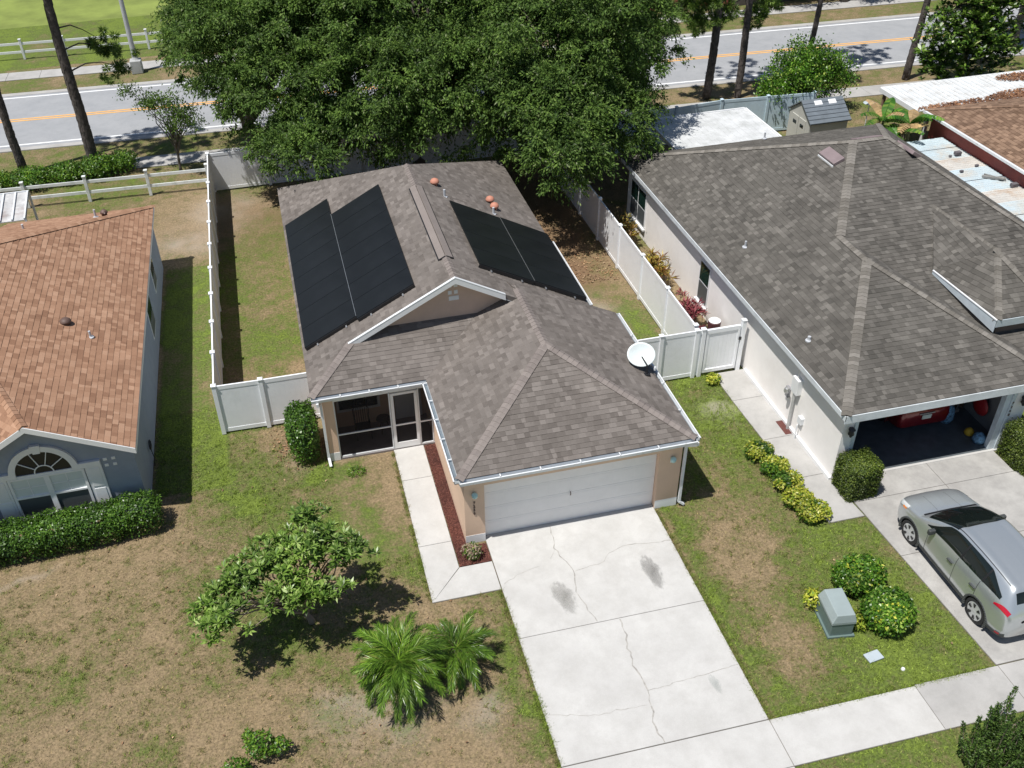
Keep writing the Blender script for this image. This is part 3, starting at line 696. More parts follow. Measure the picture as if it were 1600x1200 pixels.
# lamps and number
for x_ in (-.27, 5.2):
    l = MB().lathe((x_,-.07,1.70), [(.03,0),(.075,.05),(.085,.13),(.05,.17),(.02,.19)], 10).build('wall_lamp', plain('frosted_lamp', (.45,.68,.68), .3), H, True)
    MB().box(x_-.05,x_+.05,-.03,0,1.66,1.84).build('lamp_bracket', M['white'], l)
txt = bpy.data.curves.new('n', 'FONT')
for k, chs in enumerate('7256'):
    c = bpy.data.curves.new('digit', 'FONT'); c.body = chs; c.size = .125; c.extrude = .008; c.align_x = 'CENTER'
    o = bpy.data.objects.new('house_number', c); link(o); dg = bpy.context.evaluated_depsgraph_get(); me = bpy.data.meshes.new_from_object(o.evaluated_get(dg)); bpy.data.objects.remove(o)
    o = bpy.data.objects.new('house_number', me); me.materials.append(M['brownvent']); link(o); par(o, H)
    o.location = (-.28, -.012, 1.44-.125*k); o.rotation_euler = (R(90), 0, 0)
# porch
pc = MB(); pc.box(-3.72,-3.43,4.34,4.62,0,zt); pc.box(-3.72,-3.57,4.62,5.8,0,zt); pc.build('porch_pillar', M['peach'], H)
bx('base_band', M['white'], H, -3.73,-3.42,4.33,4.34,0,.3)
bx('porch_floor', plain('porch_floor', (.21,.19,.19), .6), H, -3.57,-.54,4.34,5.8,-.05,.05)
bx('porch_ceiling', M['white'], H, -3.72,-.54,4.36,5.8,2.35,2.40)
bx('porch_beam', M['white'], H, -3.72,-.54,4.345,4.44,2.20,zt)
sc = MB()
yy = 4.36
for x_ in (-3.41,-1.80): sc.box(x_-.02,x_+.02,yy,yy+.05,.05,2.2)
for x_ in (-.95,-.565): sc.box(x_-.02,x_+.02,yy,yy+.05,.05,2.2)
sc.box(-3.43,-1.82,yy,yy+.05,.05,.10); sc.box(-3.39,-1.82,yy,yy+.05,.90,.94); sc.box(-3.39,-.585,yy,yy+.05,2.17,2.2); sc.box(-.93,-.585,yy,yy+.05,.90,.94); sc.box(-.93,-.585,yy,yy+.05,.05,.09)
sc.build('screen_frame', M['alu'], H)
for a, b_ in ((-3.39,-1.82),(-.93,-.585)):
    for z0, z1 in ((.1,.9),(.94,2.17)): MB().add([(a,yy+.025,z0),(b_,yy+.025,z0),(b_,yy+.025,z1),(a,yy+.025,z1)], [(0,1,2,3)]).build('screen_panel', M['mesh'], H)
sdr = MB(); 
sdr.box(-1.77,-1.68,yy-.02,yy+.02,.06,2.14); sdr.box(-1.07,-.98,yy-.02,yy+.02,.06,2.14); sdr.box(-1.68,-1.07,yy-.02,yy+.02,2.06,2.14); sdr.box(-1.68,-1.07,yy-.02,yy+.02,.06,.27); sdr.box(-1.68,-1.07,yy-.02,yy+.02,.92,.97)
sd_ = sdr.build('screen_door', M['white'], H)
for z0, z1 in ((.27,.92),(.97,2.06)): MB().add([(-1.68,yy,z0),(-1.07,yy,z0),(-1.07,yy,z1),(-1.68,yy,z1)], [(0,1,2,3)]).build('screen_panel', M['mesh'], sd_)
# window and door on the porch back wall
pw = MB(); 
for a,b_,c,d in ((-3.3,-1.95,.35,.43),(-3.3,-1.95,1.75,1.83),(-3.3,-3.22,.43,1.75),(-2.03,-1.95,.43,1.75)): pw.box(a,b_,5.765,5.8,c+.3,d+.3)
pwo = pw.build('window_frame', M['white'], H); bx('pane', M['glass'], pwo, -3.22,-2.03,5.78,5.799,.73,2.05)
fd = bx('front_door', M['white'], H, -1.50,-.66,5.75,5.8,.05,2.08, bevel=.01)
for z0 in (.25,1.15):
    for x0 in (-1.40,-1.03): MB().box(x0,x0+.28,5.742,5.75,z0,z0+.7).build('door_panel', M['white'], fd, bevel=.004)
MB().lathe((-1.43,5.72,1.02), [(.03,-.02),(.035,0),(.02,.03)], 10, 'y').build('handle', M['silver'], fd)
# gutters
def gutter(pts, side, m=M['alu'], w=.12, hang=.75):
    "pts: two ends along the eave edge (roof edge); side: outward horizontal vector"
    a, b_ = Vector(pts[0]), Vector(pts[1]); n = Vector(side); g = MB(); d = (b_-a).normalized()
    g.prism([a+n*.0+Vector((0,0,-.13)), b_+Vector((0,0,-.13)), b_+n*w*.8+Vector((0,0,-.13)), a+n*w*.8+Vector((0,0,-.13))], (0,0,.012))
    g.prism([a+n*w*.8+Vector((0,0,-.13)), b_+n*w*.8+Vector((0,0,-.13)), b_+n*w+Vector((0,0,-.02)), a+n*w+Vector((0,0,-.02))], n*.02)
    g.prism([a+n*(w-.012)+Vector((0,0,-.03)), b_+n*(w-.012)+Vector((0,0,-.03)), b_+n*(w+.025)+Vector((0,0,-.03)), a+n*(w+.025)+Vector((0,0,-.03))], (0,0,.014))
    for e in (a, b_): g.prism([e+Vector((0,0,-.13)), e+n*w*.9+Vector((0,0,-.13)), e+n*(w+.02)+Vector((0,0,-.017)), e+Vector((0,0,-.017))], d*.006)
    o = g.build('gutter', m, H)
    MB().prism([a+n*.005+Vector((0,0,-.114)), b_+n*.005+Vector((0,0,-.114)), b_+n*w*.78+Vector((0,0,-.114)), a+n*w*.78+Vector((0,0,-.114))], (0,0,.01)).build('gutter_bed', M['gutter_in'], o)
    L = (b_-a).length; k = max(2, round(L/hang))
    for i in range(1, k):
        p = a+d*(L*i/k); MB().bar(p+Vector((0,0,-.022)), p+n*(w+.01)+Vector((0,0,-.022)), .03, .012).build('gutter_bracket', m, o)
    return o
gutter([(GL,GF,ze),(GR,GF,ze)], (0,-1,0), hang=1.05); gutter([(GL,GF,ze),(GL,EF-.12,ze)], (-1,0,0), hang=.8)
gutter([(EL,EF,ze),(GL,EF,ze)], (0,-1,0), hang=.85); gutter([(GR,GF,ze),(GR,6.0,ze)], (1,0,0), hang=1.2); gutter([(ER,6.7,ze),(ER,11.0,ze)], (1,0,0), hang=1.4)
fb = MB(); fb.box(GL,GR,GF,GF+.02,ze-.18,ze-.02); fb.box(GL,GL+.02,GF,EF,ze-.18,ze-.02); fb.box(EL,GL,EF,EF+.02,ze-.18,ze-.02); fb.box(GR-.02,GR,GF,6.0,ze-.18,ze-.02); fb.box(EL,EL+.02,EF,EB,ze-.18,ze-.02); fb.box(ER-.02,ER,6.6,EB,ze-.18,ze-.02)
fb.build('fascia', M['white'], H)
so2 = MB(); so2.box(GL,GR,GF+.02,.0,zt-.02,zt); so2.box(GL,-.54,0,EF,zt-.02,zt); so2.box(5.47,GR,0,6,zt-.02,zt); so2.box(EL,-.54,EF+.02,4.34,zt-.02,zt); so2.box(EL,-3.72,4.34,EB,zt-.02,zt); so2.box(4.85,ER,6.2,EB,zt-.02,zt)
so2.build('soffit', M['white'], H)
def downspout(x_, y_, x2, y2, kick):
    g = MB(); g.bar((x_,y_,ze-.12),(x_,y_,ze-.22),.07,.055); g.bar((x_,y_,ze-.21),(x2,y2,ze-.38),.07,.055); g.bar((x2,y2,ze-.36),(x2,y2,.16),.075,.055,(0,1,0)); g.bar((x2,y2,.18),(x2+kick[0],y2+kick[1],.06),.075,.055)
    o = g.build('downspout', M['alu'], H)
downspout(5.72,-.30,5.53,-.06,(.14,-.03)); downspout(-3.86,3.98,-3.77,4.30,(.02,-.28))
# solar arrays
def array(rows, cols, x_in, sgn, y0, ph, pw_, plane_z, nn, upd, divider):
    pass
def solar(side):
    nn = n_l if side == 'l' else n_r; arr = bpy.data.objects.new('solar_array', None); link(arr); par(arr, H)
    dn = Vector((-1,0,-sm)).normalized() if side == 'l' else Vector((1,0,-sm)).normalized()
    # strips: (distance from ridge along slope start, length along slope, y0, y1, count)
    if side == 'l': cols_ = [(1.17, 1.98, 6.25, 13.20, 7), (3.17, 1.83, 6.42, 14.5, 8)]
    else: cols_ = [(1.08, 1.93, 6.78, 11.18, 4), (3.04, 1.93, 6.82, 11.24, 4)]
    for (s0, ln, y0, y1, cnt) in cols_:
        ph = (y1-y0)/cnt
        me = None
        for k in range(cnt):
            c = Vector((RX, y0+k*ph, RZ))+dn*s0+nn*.10
            if me is None:
                b = MB(); vs = [Vector((0,.006,0)), Vector((0,ph-.006,0)), dn*ln+Vector((0,ph-.006,0)), dn*ln+Vector((0,.006,0))]
                b.prism(vs, nn*.035); me = b.mesh('solar_panel', M['solar']); 
                bmx = bmesh.new(); bmx.from_mesh(me); bmesh.ops.recalc_face_normals(bmx, faces=bmx.faces); bmx.to_mesh(me); bmx.free()
            o = bpy.data.objects.new('solar_panel', me); link(o); o.parent = arr; o.matrix_parent_inverse = Matrix(); o.location = Vector(c)
    # array empty has parent inverse, so its children need the world offset kept
    s0, ln, y0, y1, cnt = cols_[0]; s1, ln1, yb0, yb1, c1 = cols_[1]
    skb = MB(); base = Vector((RX,0,RZ))
    for (s_, l_, ya, yb, c_) in cols_:
        p = base+dn*s_+Vector((0,ya-.03,0)); skb.prism([p+nn*.02, p+dn*l_+nn*.02, p+dn*l_+nn*.12, p+nn*.12], (0,.028,0))
    o = skb.build('array_skirt', M['black'], None); o.parent = arr; 
    rl = MB(); mid = s1-.012; rl.bar(base+dn*mid+Vector((0,max(y0,yb0),0))+nn*.14, base+dn*mid+Vector((0,min(y1,yb1),0))+nn*.14, .012, .01, tuple(nn))
    o = rl.build('middle_rail', M['silver'], None); o.parent = arr
    for (s_, l_, ya, yb, c_) in cols_:
        for f_ in (.22,.78):
            p = base+dn*(s_+l_*f_)+Vector((0,ya-.03,0)); o = MB().bar(p+nn*.05, p+Vector((0,-.09,0))+nn*.035, .045, .03, tuple(nn)).build('rail_clamp', M['silver'], None); o.parent = arr
solar('l'); solar('r')
def mushroom(x_, y_, zf, m, r=.16):
    z_ = zf(x_); MB().lathe((x_,y_,z_), [(.09,-.05),(.09,.10),(r,.11),(r*.98,.16),(r*.75,.225),(r*.35,.26),(.02,.27)], 16).build('roof_vent', m, H, True)
def pipe(x_, y_, z_, h=.28, r=.04, p=H): 
    o = MB().lathe((x_,y_,z_), [(.10,-.02),(.10,.015),(r+.012,.03),(r,.06),(r,h)], 10).build('vent_pipe', plain('grey_pipe', (.5,.52,.55), .5), p)
mushroom(1.32,12.55,zr,M['terra']); mushroom(3.32,12.75,zr,M['terra']); mushroom(3.36,12.25,zr,M['terra'])
pipe(1.5,11.75,zr(1.5)); pipe(3.2,11.75,zr(3.2),.26,.04)
# litter on the roof edge
# satellite dish (bolted to the roof)
dish = MB(); C0 = Vector((5.30,2.88,3.22)); ax = Vector((-.25,-.62,.78)).normalized(); t1 = ax.cross(Vector((0,0,1))).normalized(); t2 = ax.cross(t1)
rings = 7; ns = 32; vs = [C0-ax*.09]; fs = []
for i in range(1, rings+1):
    rr = i/rings
    for k in range(ns):
        t = 2*math.pi*k/ns; vs.append(C0+(t1*math.cos(t)*.40+t2*math.sin(t)*.36)*rr-ax*.09*(1-rr*rr))
for k in range(ns): fs.append((0,1+k,1+(k+1)%ns))
for i in range(rings-1):
    for k in range(ns): fs.append((1+i*ns+k,1+i*ns+(k+1)%ns,1+(i+1)*ns+(k+1)%ns,1+(i+1)*ns+k))
do = dish.add(vs, fs).build('satellite_dish', plain('pale_dish', (.62,.68,.68), .4, var=.04), H, True)
q = do.modifiers.new('solid','SOLIDIFY'); q.thickness = .012
foot = Vector((5.36,2.5,2.79))
MB().tube([foot, foot+Vector((0,.05,.28)), C0-ax*.12], .022).build('mast', M['black'], do)
MB().tube([C0-ax*.1-t2*.0+Vector((0,-.1,-.1)), C0+Vector((.25,-.42,-.22))], .014).build('feed_arm', M['black'], do)
MB().box(5.28,5.44,2.42,2.58,2.74,2.80).build('dish_foot', M['black'], do)
MB().lathe(tuple(C0+Vector((.26,-.44,-.24))), [(.03,-.05),(.035,0),(.03,.06)], 8).build('receiver', M['alu'], do)
# chair on the porch
CH = thing('porch_chair', 'dark wire chair standing on the screened porch', 'chair', (-2.6, 5.15, .05))
c_ = MB(); c_.prism([(-2.82,4.95,.46),(-2.38,4.95,.46),(-2.38,5.38,.43),(-2.82,5.38,.43)], (0,0,.03)); c_.build('seat', M['black'], CH)
c_ = MB()
for k in range(7):
    x0 = -2.8+k*.066; c_.tube([(x0,5.38,.45),(x0,5.50,.9+.08*math.sin(k/6*math.pi))], .009, 5)
c_.tube([(-2.82,5.38,.45),(-2.84,5.5,.9),(-2.72,5.52,.99),(-2.48,5.52,.99),(-2.36,5.5,.9),(-2.38,5.38,.45)], .016, 6); c_.build('backrest', M['black'], CH)
for x0 in (-2.82,-2.38):
    MB().tube([(x0,5.0,.05),(x0,4.97,.62),(x0,5.1,.68),(x0,5.46,.68)], .015, 6).build('arm', M['black'], CH)
    MB().tube([(x0,5.44,.05),(x0,5.40,.46)], .015, 6).build('leg', M['black'], CH); MB().tube([(x0+.01,5.03,.05),(x0+.01,4.97,.46)], .015, 6).build('leg', M['black'], CH)
TB = thing('side_table', 'small dark metal table next to the porch chair', 'table', (-1.95,5.3,.05))
MB().lathe((-1.95,5.3,0), [(.22,.52),(.22,.54)], 20).build('table_top', M['black'], TB)
for k in range(3): MB().tube([(-1.95+.2*math.cos(k*2.1),5.3+.2*math.sin(k*2.1),.05),(-1.95+.08*math.cos(k*2.1),5.3+.08*math.sin(k*2.1),.52)], .013, 6).build('leg', M['black'], TB)

# ================================================================== LEFT HOUSE
WL0 = 0
L_ = thing('house', 'blue grey stucco house with orange shingle roof and arched window', 'house', (-12, 9, 0))
sl2 = .496; lx, lz = -8.77, 2.6; ly0, ly1 = 3.2, 17.93
lzf = lambda x_: lz+sl2*(lx-x_)
RLX = -14.1; RLZ = lzf(RLX); AX = -11.27; hx = lambda t: (AX-t, ly0+t*2.0, lzf(AX-t))
lr = Roof(L_, M['shingle_left'], 'left', .165)
lr.plane([(lx,ly0,lz),(lx,ly1,lz),(AX,ly1-(lx-AX)*1.37,lzf(AX)),(AX,ly0,lzf(AX))], .12); lr.plane([(AX,ly0,lzf(AX)),(AX,ly1-(lx-AX)*1.37,lzf(AX)),(RLX,ly1-(lx-RLX)*1.37,RLZ),(RLX,ly0+(AX-RLX)*2.0,RLZ)], .12)
lr.plane([(lx,ly1,lz),(RLX,ly1,lz),(RLX,ly1-(lx-RLX)*1.37,RLZ)], .12)
e = Vector(hx(2.83)); ax_ = (AX,ly0,lzf(AX)); lf = (-13.2, ly0, lzf(AX)-(13.2-11.27)*.57)
nn = nrm(ax_, tuple(e), lf); # plane left of the small hip
zpl = lambda x_, y_: ax_[2]-(nn.x*(x_-ax_[0])+nn.y*(y_-ax_[1]))/nn.z
lr.plane([ax_, tuple(e), (-16,e.y,zpl(-16,e.y)), (-16,ly0,zpl(-16,ly0))], .12)
lroof = lr.finish()
caps(lroof, (lx,ly1,lz+.01), (RLX+.2,ly1-(lx-RLX-.2)*1.37,lzf(RLX+.2)+.01), Vector((sl2,0,1)), Vector((0,.38,1)), M['shingle_left'], .13)
caps(lroof, (AX,ly0,lzf(AX)+.01), tuple(e+Vector((0,0,.01))), Vector((sl2,0,1)), nn, M['shingle_left'], .13)
wl = MB(); wl.box(-9.1,-8.95,3.75,17.7,0,2.55); wl.box(-15.5,-9.1,17.55,17.7,0,2.45)
fw = [(-8.95,3.6,0),(-8.95,3.6,lzf(-8.95)-.15),(AX,3.6,lzf(AX)-.15),(-15.5,3.6,zpl(-15.5,3.6)-.15),(-15.5,3.6,0)]
wl.prism(fw, (0,.15,0)); wl.build('wall', M['bluegrey'], L_)
rk = MB(); rk.prism([(lx,ly0,lz),(AX,ly0,lzf(AX)),(AX,ly0,lzf(AX)-.17),(lx,ly0,lz-.17)], (0,-.03,0)); rk.prism([(AX,ly0,lzf(AX)),(-16,ly0,zpl(-16,ly0)),(-16,ly0,zpl(-16,ly0)-.17),(AX,ly0,lzf(AX)-.17)], (0,-.03,0))
rk.build('rake_board', M['white'], L_); bx('fascia', M['white'], L_, lx-.02,lx+.01,ly0,ly1,lz-.16,lz-.01)
bx('soffit', M['white'], L_, -8.95,lx-.02,3.3,17.7,lz-.18,lz-.16)
# arched window
fy = 3.6
WN = MB()
x0, x1, zb, zc = -12.28, -10.30, .45, 1.93; cx = (x0+x1)/2; ra = .72
for a,b_,c,d in ((x0,x0+.07,zb,zc),(x1-.07,x1,zb,zc),(cx-.07,cx+.07,zb,zc),(x0+.07,cx-.07,zb,zb+.06),(cx+.07,x1-.07,zb,zb+.06),(x0+.07,cx-.07,1.20,1.26),(cx+.07,x1-.07,1.20,1.26),(x0+.07,cx-.07,zc-.06,zc),(cx+.07,x1-.07,zc-.06,zc)): WN.box(a,b_,fy-.07,fy-.01,c,d)
win = WN.build('window', M['white'], L_)
for a,b_ in ((x0+.07,cx-.07),(cx+.07,x1-.07)):
    bx('pane', M['screenpane'], win, a,b_,fy-.03,fy-.02,zb+.06,1.20); bx('pane', M['curtain'], win, a,b_,fy-.028,fy-.02,1.26,zc-.06)
    bx('muntin', M['white'], win, a,b_,fy-.036,fy-.030,1.55,1.57); bx('muntin', M['white'], win, (a+b_)/2-.01,(a+b_)/2+.01,fy-.036,fy-.030,1.26,zc-.06)
def arc(cx_, cz_, r0, r1, t0, t1, y0, y1, n=24):
    b = MB()
    for i in range(n):
        a = t0+(t1-t0)*i/n; c = t0+(t1-t0)*(i+1)/n
        b.prism([(cx_+r0*math.cos(a),y0,cz_+r0*math.sin(a)),(cx_+r1*math.cos(a),y0,cz_+r1*math.sin(a)),(cx_+r1*math.cos(c),y0,cz_+r1*math.sin(c)),(cx_+r0*math.cos(c),y0,cz_+r0*math.sin(c))], (0,y1-y0,0))
    return b
ac = arc(cx, 2.02, ra, ra+.17, 0, math.pi, fy-.09, fy-.005)
ac.box(-12.75,cx-ra,fy-.088,fy-.005,1.95,2.12); ac.box(cx+ra,-9.84,fy-.088,fy-.005,1.95,2.12); ac.build('window_surround', M['white'], win)
MB().prism([(cx-.09,fy-.11,2.02+ra-.04),(cx+.09,fy-.11,2.02+ra-.04),(cx+.13,fy-.11,2.02+ra+.22),(cx-.13,fy-.11,2.02+ra+.22)], (0,.1,0)).build('keystone', M['white'], win)
g = MB(); g.add([(cx,fy-.03,2.0)]+[(cx+ra*math.cos(k*math.pi/24),fy-.03,2.0+ra*math.sin(k*math.pi/24)) for k in range(25)], [(0,k+2,k+1) for k in range(24)]); g.build('pane', M['black'], win)
sp = MB()
for k in range(1,5):
    a = k*math.pi/5; sp.bar((cx+.24*math.cos(a),fy-.045,2.0+.24*math.sin(a)),(cx+ra*math.cos(a),fy-.045,2.0+ra*math.sin(a)),.022,.02,(0,1,0))
sp.build('muntin', M['white'], win); arc(cx,2.0,.23,.26,0,math.pi,fy-.05,fy-.035,14).build('muntin', M['white'], win); bx('muntin', M['white'], win, cx-ra,cx+ra,fy-.06,fy-.03,1.93,2.0)
for a,b_ in ((x1+.02,x1+.46),(x0-.46,x0-.02)):
    s_ = MB().box(a,b_,fy-.05,fy-.004,.45,1.95).build('shutter', M['white'], L_, bevel=.006)
    for c,d in ((.52,1.15),(1.23,1.87)): 
        MB().box(a+.07,b_-.07,fy-.062,fy-.05,c,d).build('shutter_panel', M['white'], s_, bevel=.008)
for xx in (-9.71,-9.49):
    for zz in (1.87,2.08): MB().box(xx-.05,xx+.05,fy-.015,fy+.01,zz-.045,zz+.045).build('wall_tile', M['white'], L_, bevel=.004)
for ya, yb, za, zb_ in ((14.2,15.2,.9,1.95),(11.3,12.5,.75,1.95)):
    o = MB().box(-8.95,-8.92,ya,yb,za,zb_).build('window', M['white'], L_, bevel=.004); bx('pane', M['screenpane'], o, -8.92,-8.912,ya+.07,yb-.07,za+.07,(za+zb_)/2-.02); bx('pane', M['glass_g'], o, -8.92,-8.912,ya+.07,yb-.07,(za+zb_)/2+.02,zb_-.07)
# hose reel and pipes on side wall
hs = MB(); 
for k in range(5): hs.tube([(-8.88,5.6+.14*math.cos(t),.75+.14*math.sin(t)) for t in np.linspace(0,6.28,14)], .012+.003*k, 5)
hs.tube([(-8.9,5.5,.0),(-8.86,5.55,.3),(-8.9,5.6,.6)], .012, 5); hs.build('garden_hose', M['black'], L_)
z_ = lzf(-10.79)
MB().lathe((-10.79,8.43,z_), [(.12,-.05),(.12,.04),(.17,.05),(.165,.10),(.10,.16),(.02,.18)], 16).build('roof_vent', M['brownvent'], L_, True)
pipe(-10.12,7.98,lzf(-10.12),.22,.035,L_)
pipe(-10.62,16.25,3.22,.30,.04,L_); pipe(-12.94,15.4,3.4,.3,.04,L_)
MB().lathe((-10.32,16.35,3.2), [(.10,-.05),(.10,.10),(.14,.11),(.13,.17),(.06,.23),(.02,.24)], 14).build('roof_vent', M['brownvent'], L_, True)
# metal awning behind the left house
AW = thing('patio_roof', 'small ribbed metal patio roof behind the orange shingle roof', 'patio roof', (-14.6,20.4,0))
MB().prism([(-17.5,19.2,2.12),(-13.75,19.2,2.12),(-13.9,21.5,2.25),(-17.5,21.5,2.25)], (0,0,-.03)).build('roof_sheet', plain('dirty_clear_panel', (.50,.50,.50), .5, var=.3, scale=2, dirt=((.25,.18,.16),1.2,.5,.8)), AW)
for k in range(9):
    x0 = -13.8-k*.46; MB().bar((x0,19.2,2.16),(x0-.14,21.5,2.29),.06,.07).build('rib', M['alu'], AW)
MB().box(-13.82,-13.74,19.2,19.28,0,2.1).box(-13.95,-13.87,21.4,21.48,0,2.2).build('post', M['alu'], AW); bx('rib', M['alu'], AW, -17.5,-13.9,21.5,21.56,2.2,2.3)

# ================================================================== RIGHT HOUSE
NH = thing('house', 'cream stucco house with large dark grey hip roof and open garage', 'house', (15, 8, 0))
nz = 2.65; A0 = (9.85,-.5,nz); B0 = (9.85,16.9,nz); C_ = (21.4,16.9,nz); P1 = (13.05,4.45,4.2); P2 = (13.05,6.0,4.2); P3 = (15.55,10.0,5.32); P4 = (16.85,10.0,5.32)
FR = (21.5,.3,nz); G2 = (16.25,-.5,nz); D0 = (21.4,.3,nz)
nr = Roof(NH, M['shingle_next'], 'next', .15)
def nonplanar(r, pts): 
    for i in range(1, len(pts)-1): r.plane([pts[0], pts[i], pts[i+1]])
zL = lambda x_: nz+(x_-9.85)*(P1[2]-nz)/(P1[0]-9.85)
P3 = (P3[0],P3[1],zL(P3[0])); P4 = (P4[0],P4[1],P3[2])
nr.plane([A0,P1,P2,(9.85,P2[1],nz)], .14); nr.plane([(9.85,P2[1],nz),P2,P3,B0], .14)
nr.plane([A0,G2,P1], .14)
nr.plane([B0,P3,P4,C_], .14)
# main front plane (through P2,P3,P4) down to an eave
n2 = nrm(P2,P3,P4); zF = lambda x_, y_: P3[2]-(n2.x*(x_-P3[0])+n2.y*(y_-P3[1]))/n2.z
sF = -n2.y/n2.z*-1
yFe = P3[1]-(P3[2]-nz)/((P3[2]-P2[2])/(P3[1]-P2[1])); D1 = (21.4, yFe+.0, nz)
zR = lambda x_: nz+(G2[0]-x_)*(P1[2]-nz)/(G2[0]-P1[0])
yv = lambda x_: P2[1]-(P2[2]-zR(x_))/((P3[2]-P2[2])/(P3[1]-P2[1]))
nr.plane([G2,(16.25,yv(16.25),nz),P2,P1], .14)
nr.plane([P2,(16.25,yv(16.25),nz),D1,P4,P3], .14)
nr.plane([C_,P4,D1], .14)
# entry wing
wz = 3.45; WC = (15.57,1.48,wz); WP = (16.5,3.33,4.62)
WR = (16.68,6.65,4.42); W2 = (15.14,4.03,3.72)
nr.plane([WC,WP,W2], .10); nr.plane([WP,WR,W2], .10)
nr.plane([WC,(17.43,1.48,wz),WP], .10)
nr.plane([WP,(17.43,1.48,wz),(17.43,5.0,wz)], .10); nr.plane([WP,(17.43,5.0,wz),WR], .10)
nroof = nr.finish()
cn = M['cap_next']; v = Vector
nL = nrm(A0,P1,B0); nF = nrm(A0,G2,P1); nRr = nrm(G2,P1,P2); nB = nrm(B0,P3,C_); nE = nrm(C_,P4,D1)
up1 = lambda p: (p[0],p[1],p[2]+.012)
caps(nroof, up1(A0), up1(P1), nL, nF, cn, .14, .15); caps(nroof, up1(G2), up1(P1), nF, nRr, cn, .14, .15); caps(nroof, up1(P1), up1(P2), nL, nRr, cn, .14, .15)
caps(nroof, up1(P2), up1(P3), nL, n2, cn, .14, .15); caps(nroof, up1(P3), up1(P4), nB, n2, cn, .14, .15); caps(nroof, up1(B0), up1(P3), nL, nB, cn, .14, .15)
caps(nroof, up1(C_), up1(P4), nB, nE, cn, .15, .15); caps(nroof, up1(D1), up1(P4), nE, n2, cn, .15, .15)
wL = nrm(WC,WP,WR); wF = nrm(WC,(17.43,1.48,wz),WP); wR = nrm(WP,(17.43,1.48,wz),(17.43,5,wz))
caps(nroof, up1(WC), up1(WP), wL, wF, cn, .14, .15); caps(nroof, up1(WP), up1(WR), wL, wR, cn, .14, .15); caps(nroof, up1((17.43,1.48,wz)), up1(WP), wF, wR, cn, .15, .15)
ww_ = MB(); ww_.box(15.57,17.43,1.45,1.478,wz-.24,wz-.01); ww_.prism([(15.56,1.46,wz-.40),(W2[0],W2[1],W2[2]-.10),(W2[0],W2[1],W2[2]+.0),(15.56,1.46,wz-.01)],(-.03,-.01,0)); ww_.build('fascia', plain('wing_fascia', (.50,.56,.60), .5), NH)
MB().prism([(15.55,1.47,wz-.52),(W2[0]-.0,W2[1],W2[2]-.17),(W2[0]-.0,W2[1],W2[2]-.09),(15.55,1.47,wz-.38)],(.02,.01,0)).build('fascia_shade_strip', M['black'], NH)  # black strip standing in for the shadow below the wing fascia
MB().prism([(15.56,1.45,wz+.0),(W2[0],W2[1],W2[2]+.01),(W2[0],W2[1],W2[2]+.035),(15.56,1.45,wz+.03)],(-.045,-.01,0)).build('drip_edge', M['white'], NH)
bx('entry_wall', plain('entry_brown', (.16,.12,.10), .85), NH, 15.75,18.2,1.62,1.67,0,3.2)
ww_ = MB(); ww_.box(15.78,15.9,1.7,4,nz-.1,wz-.25); ww_.build('wall', M['white'], NH)
fa = MB(); fa.box(9.83,16.27,-.53,-.5,nz-.26,nz-.01); fa.box(9.82,9.85,-.53,16.9,nz-.17,nz-.01); fa.box(9.85,21.4,16.9,16.93,nz-.17,nz-.01); fa.box(21.4,21.43,yFe,16.9,nz-.17,nz-.01); fa.box(16.25,16.28,-.5,yv(16.25),nz-.17,nz-.01); fa.build('fascia', plain('pale_fascia', (.62,.66,.69), .5), NH)
sfn = MB(); sfn.box(9.85,10.1,-.5,16.9,nz-.19,nz-.17); sfn.box(10.1,16.25,-.5,-.2,nz-.23,nz-.21); sfn.build('soffit', M['white'], NH)
w1 = MB(); w1.box(10.1,10.25,.0,16.6,0,nz-.17); w1.box(10.25,21.1,16.45,16.6,0,nz-.17); w1.box(20.95,21.1,1,16.45,0,nz-.17)
w1.box(15.35,15.9,-.2,0,0,nz-.2); w1.box(15.75,15.9,0,6,0,nz-.2); w1.box(10.1,10.5,-.2,0,0,nz-.2); w1.box(10.5,15.35,-.2,-.05,2.2,nz-.2); w1.box(16,20.9,2.6,2.75,0,nz-.2)
w1.build('wall', M['cream'], NH)
tr = MB(); tr.box(10.42,10.52,-.235,-.2,0,2.3); tr.box(15.33,15.43,-.235,-.2,0,2.3); tr.box(10.52,15.33,-.232,-.2,2.16,2.3); tr.box(15.15,15.35,-.19,-.02,0,2.2); tr.build('door_trim', plain('pale_blue_trim', (.55,.62,.66), .5), NH)
bx('wall_base', M['white'], NH, 10.03,10.1,-.2,5.3,0,.12)
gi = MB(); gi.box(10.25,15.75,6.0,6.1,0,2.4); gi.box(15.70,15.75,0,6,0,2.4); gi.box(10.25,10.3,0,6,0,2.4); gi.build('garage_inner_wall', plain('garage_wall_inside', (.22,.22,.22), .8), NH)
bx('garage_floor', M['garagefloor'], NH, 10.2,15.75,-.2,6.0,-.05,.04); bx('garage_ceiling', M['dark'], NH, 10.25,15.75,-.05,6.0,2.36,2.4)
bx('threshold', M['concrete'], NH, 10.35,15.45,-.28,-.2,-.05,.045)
def nwin(ya, yb, za, zb_, two):
    o = MB().box(10.06,10.1,ya,yb,za,zb_).build('window', M['white'], NH, bevel=.004); ms = [(ya+.05,yb-.05)] if not two else [(ya+.05,(ya+yb)/2-.04),((ya+yb)/2+.04,yb-.05)]
    for a,b_ in ms:
        bx('pane', M['screenpane'], o, 10.052,10.06,a,b_,za+.05,(za+zb_)/2-.03); bx('pane', M['glass_g'], o, 10.050,10.06,a,b_,(za+zb_)/2+.03,zb_-.05)
    bx('sill', M['white'], o, 9.98,10.08,ya-.06,yb+.06,za-.09,za-.02)
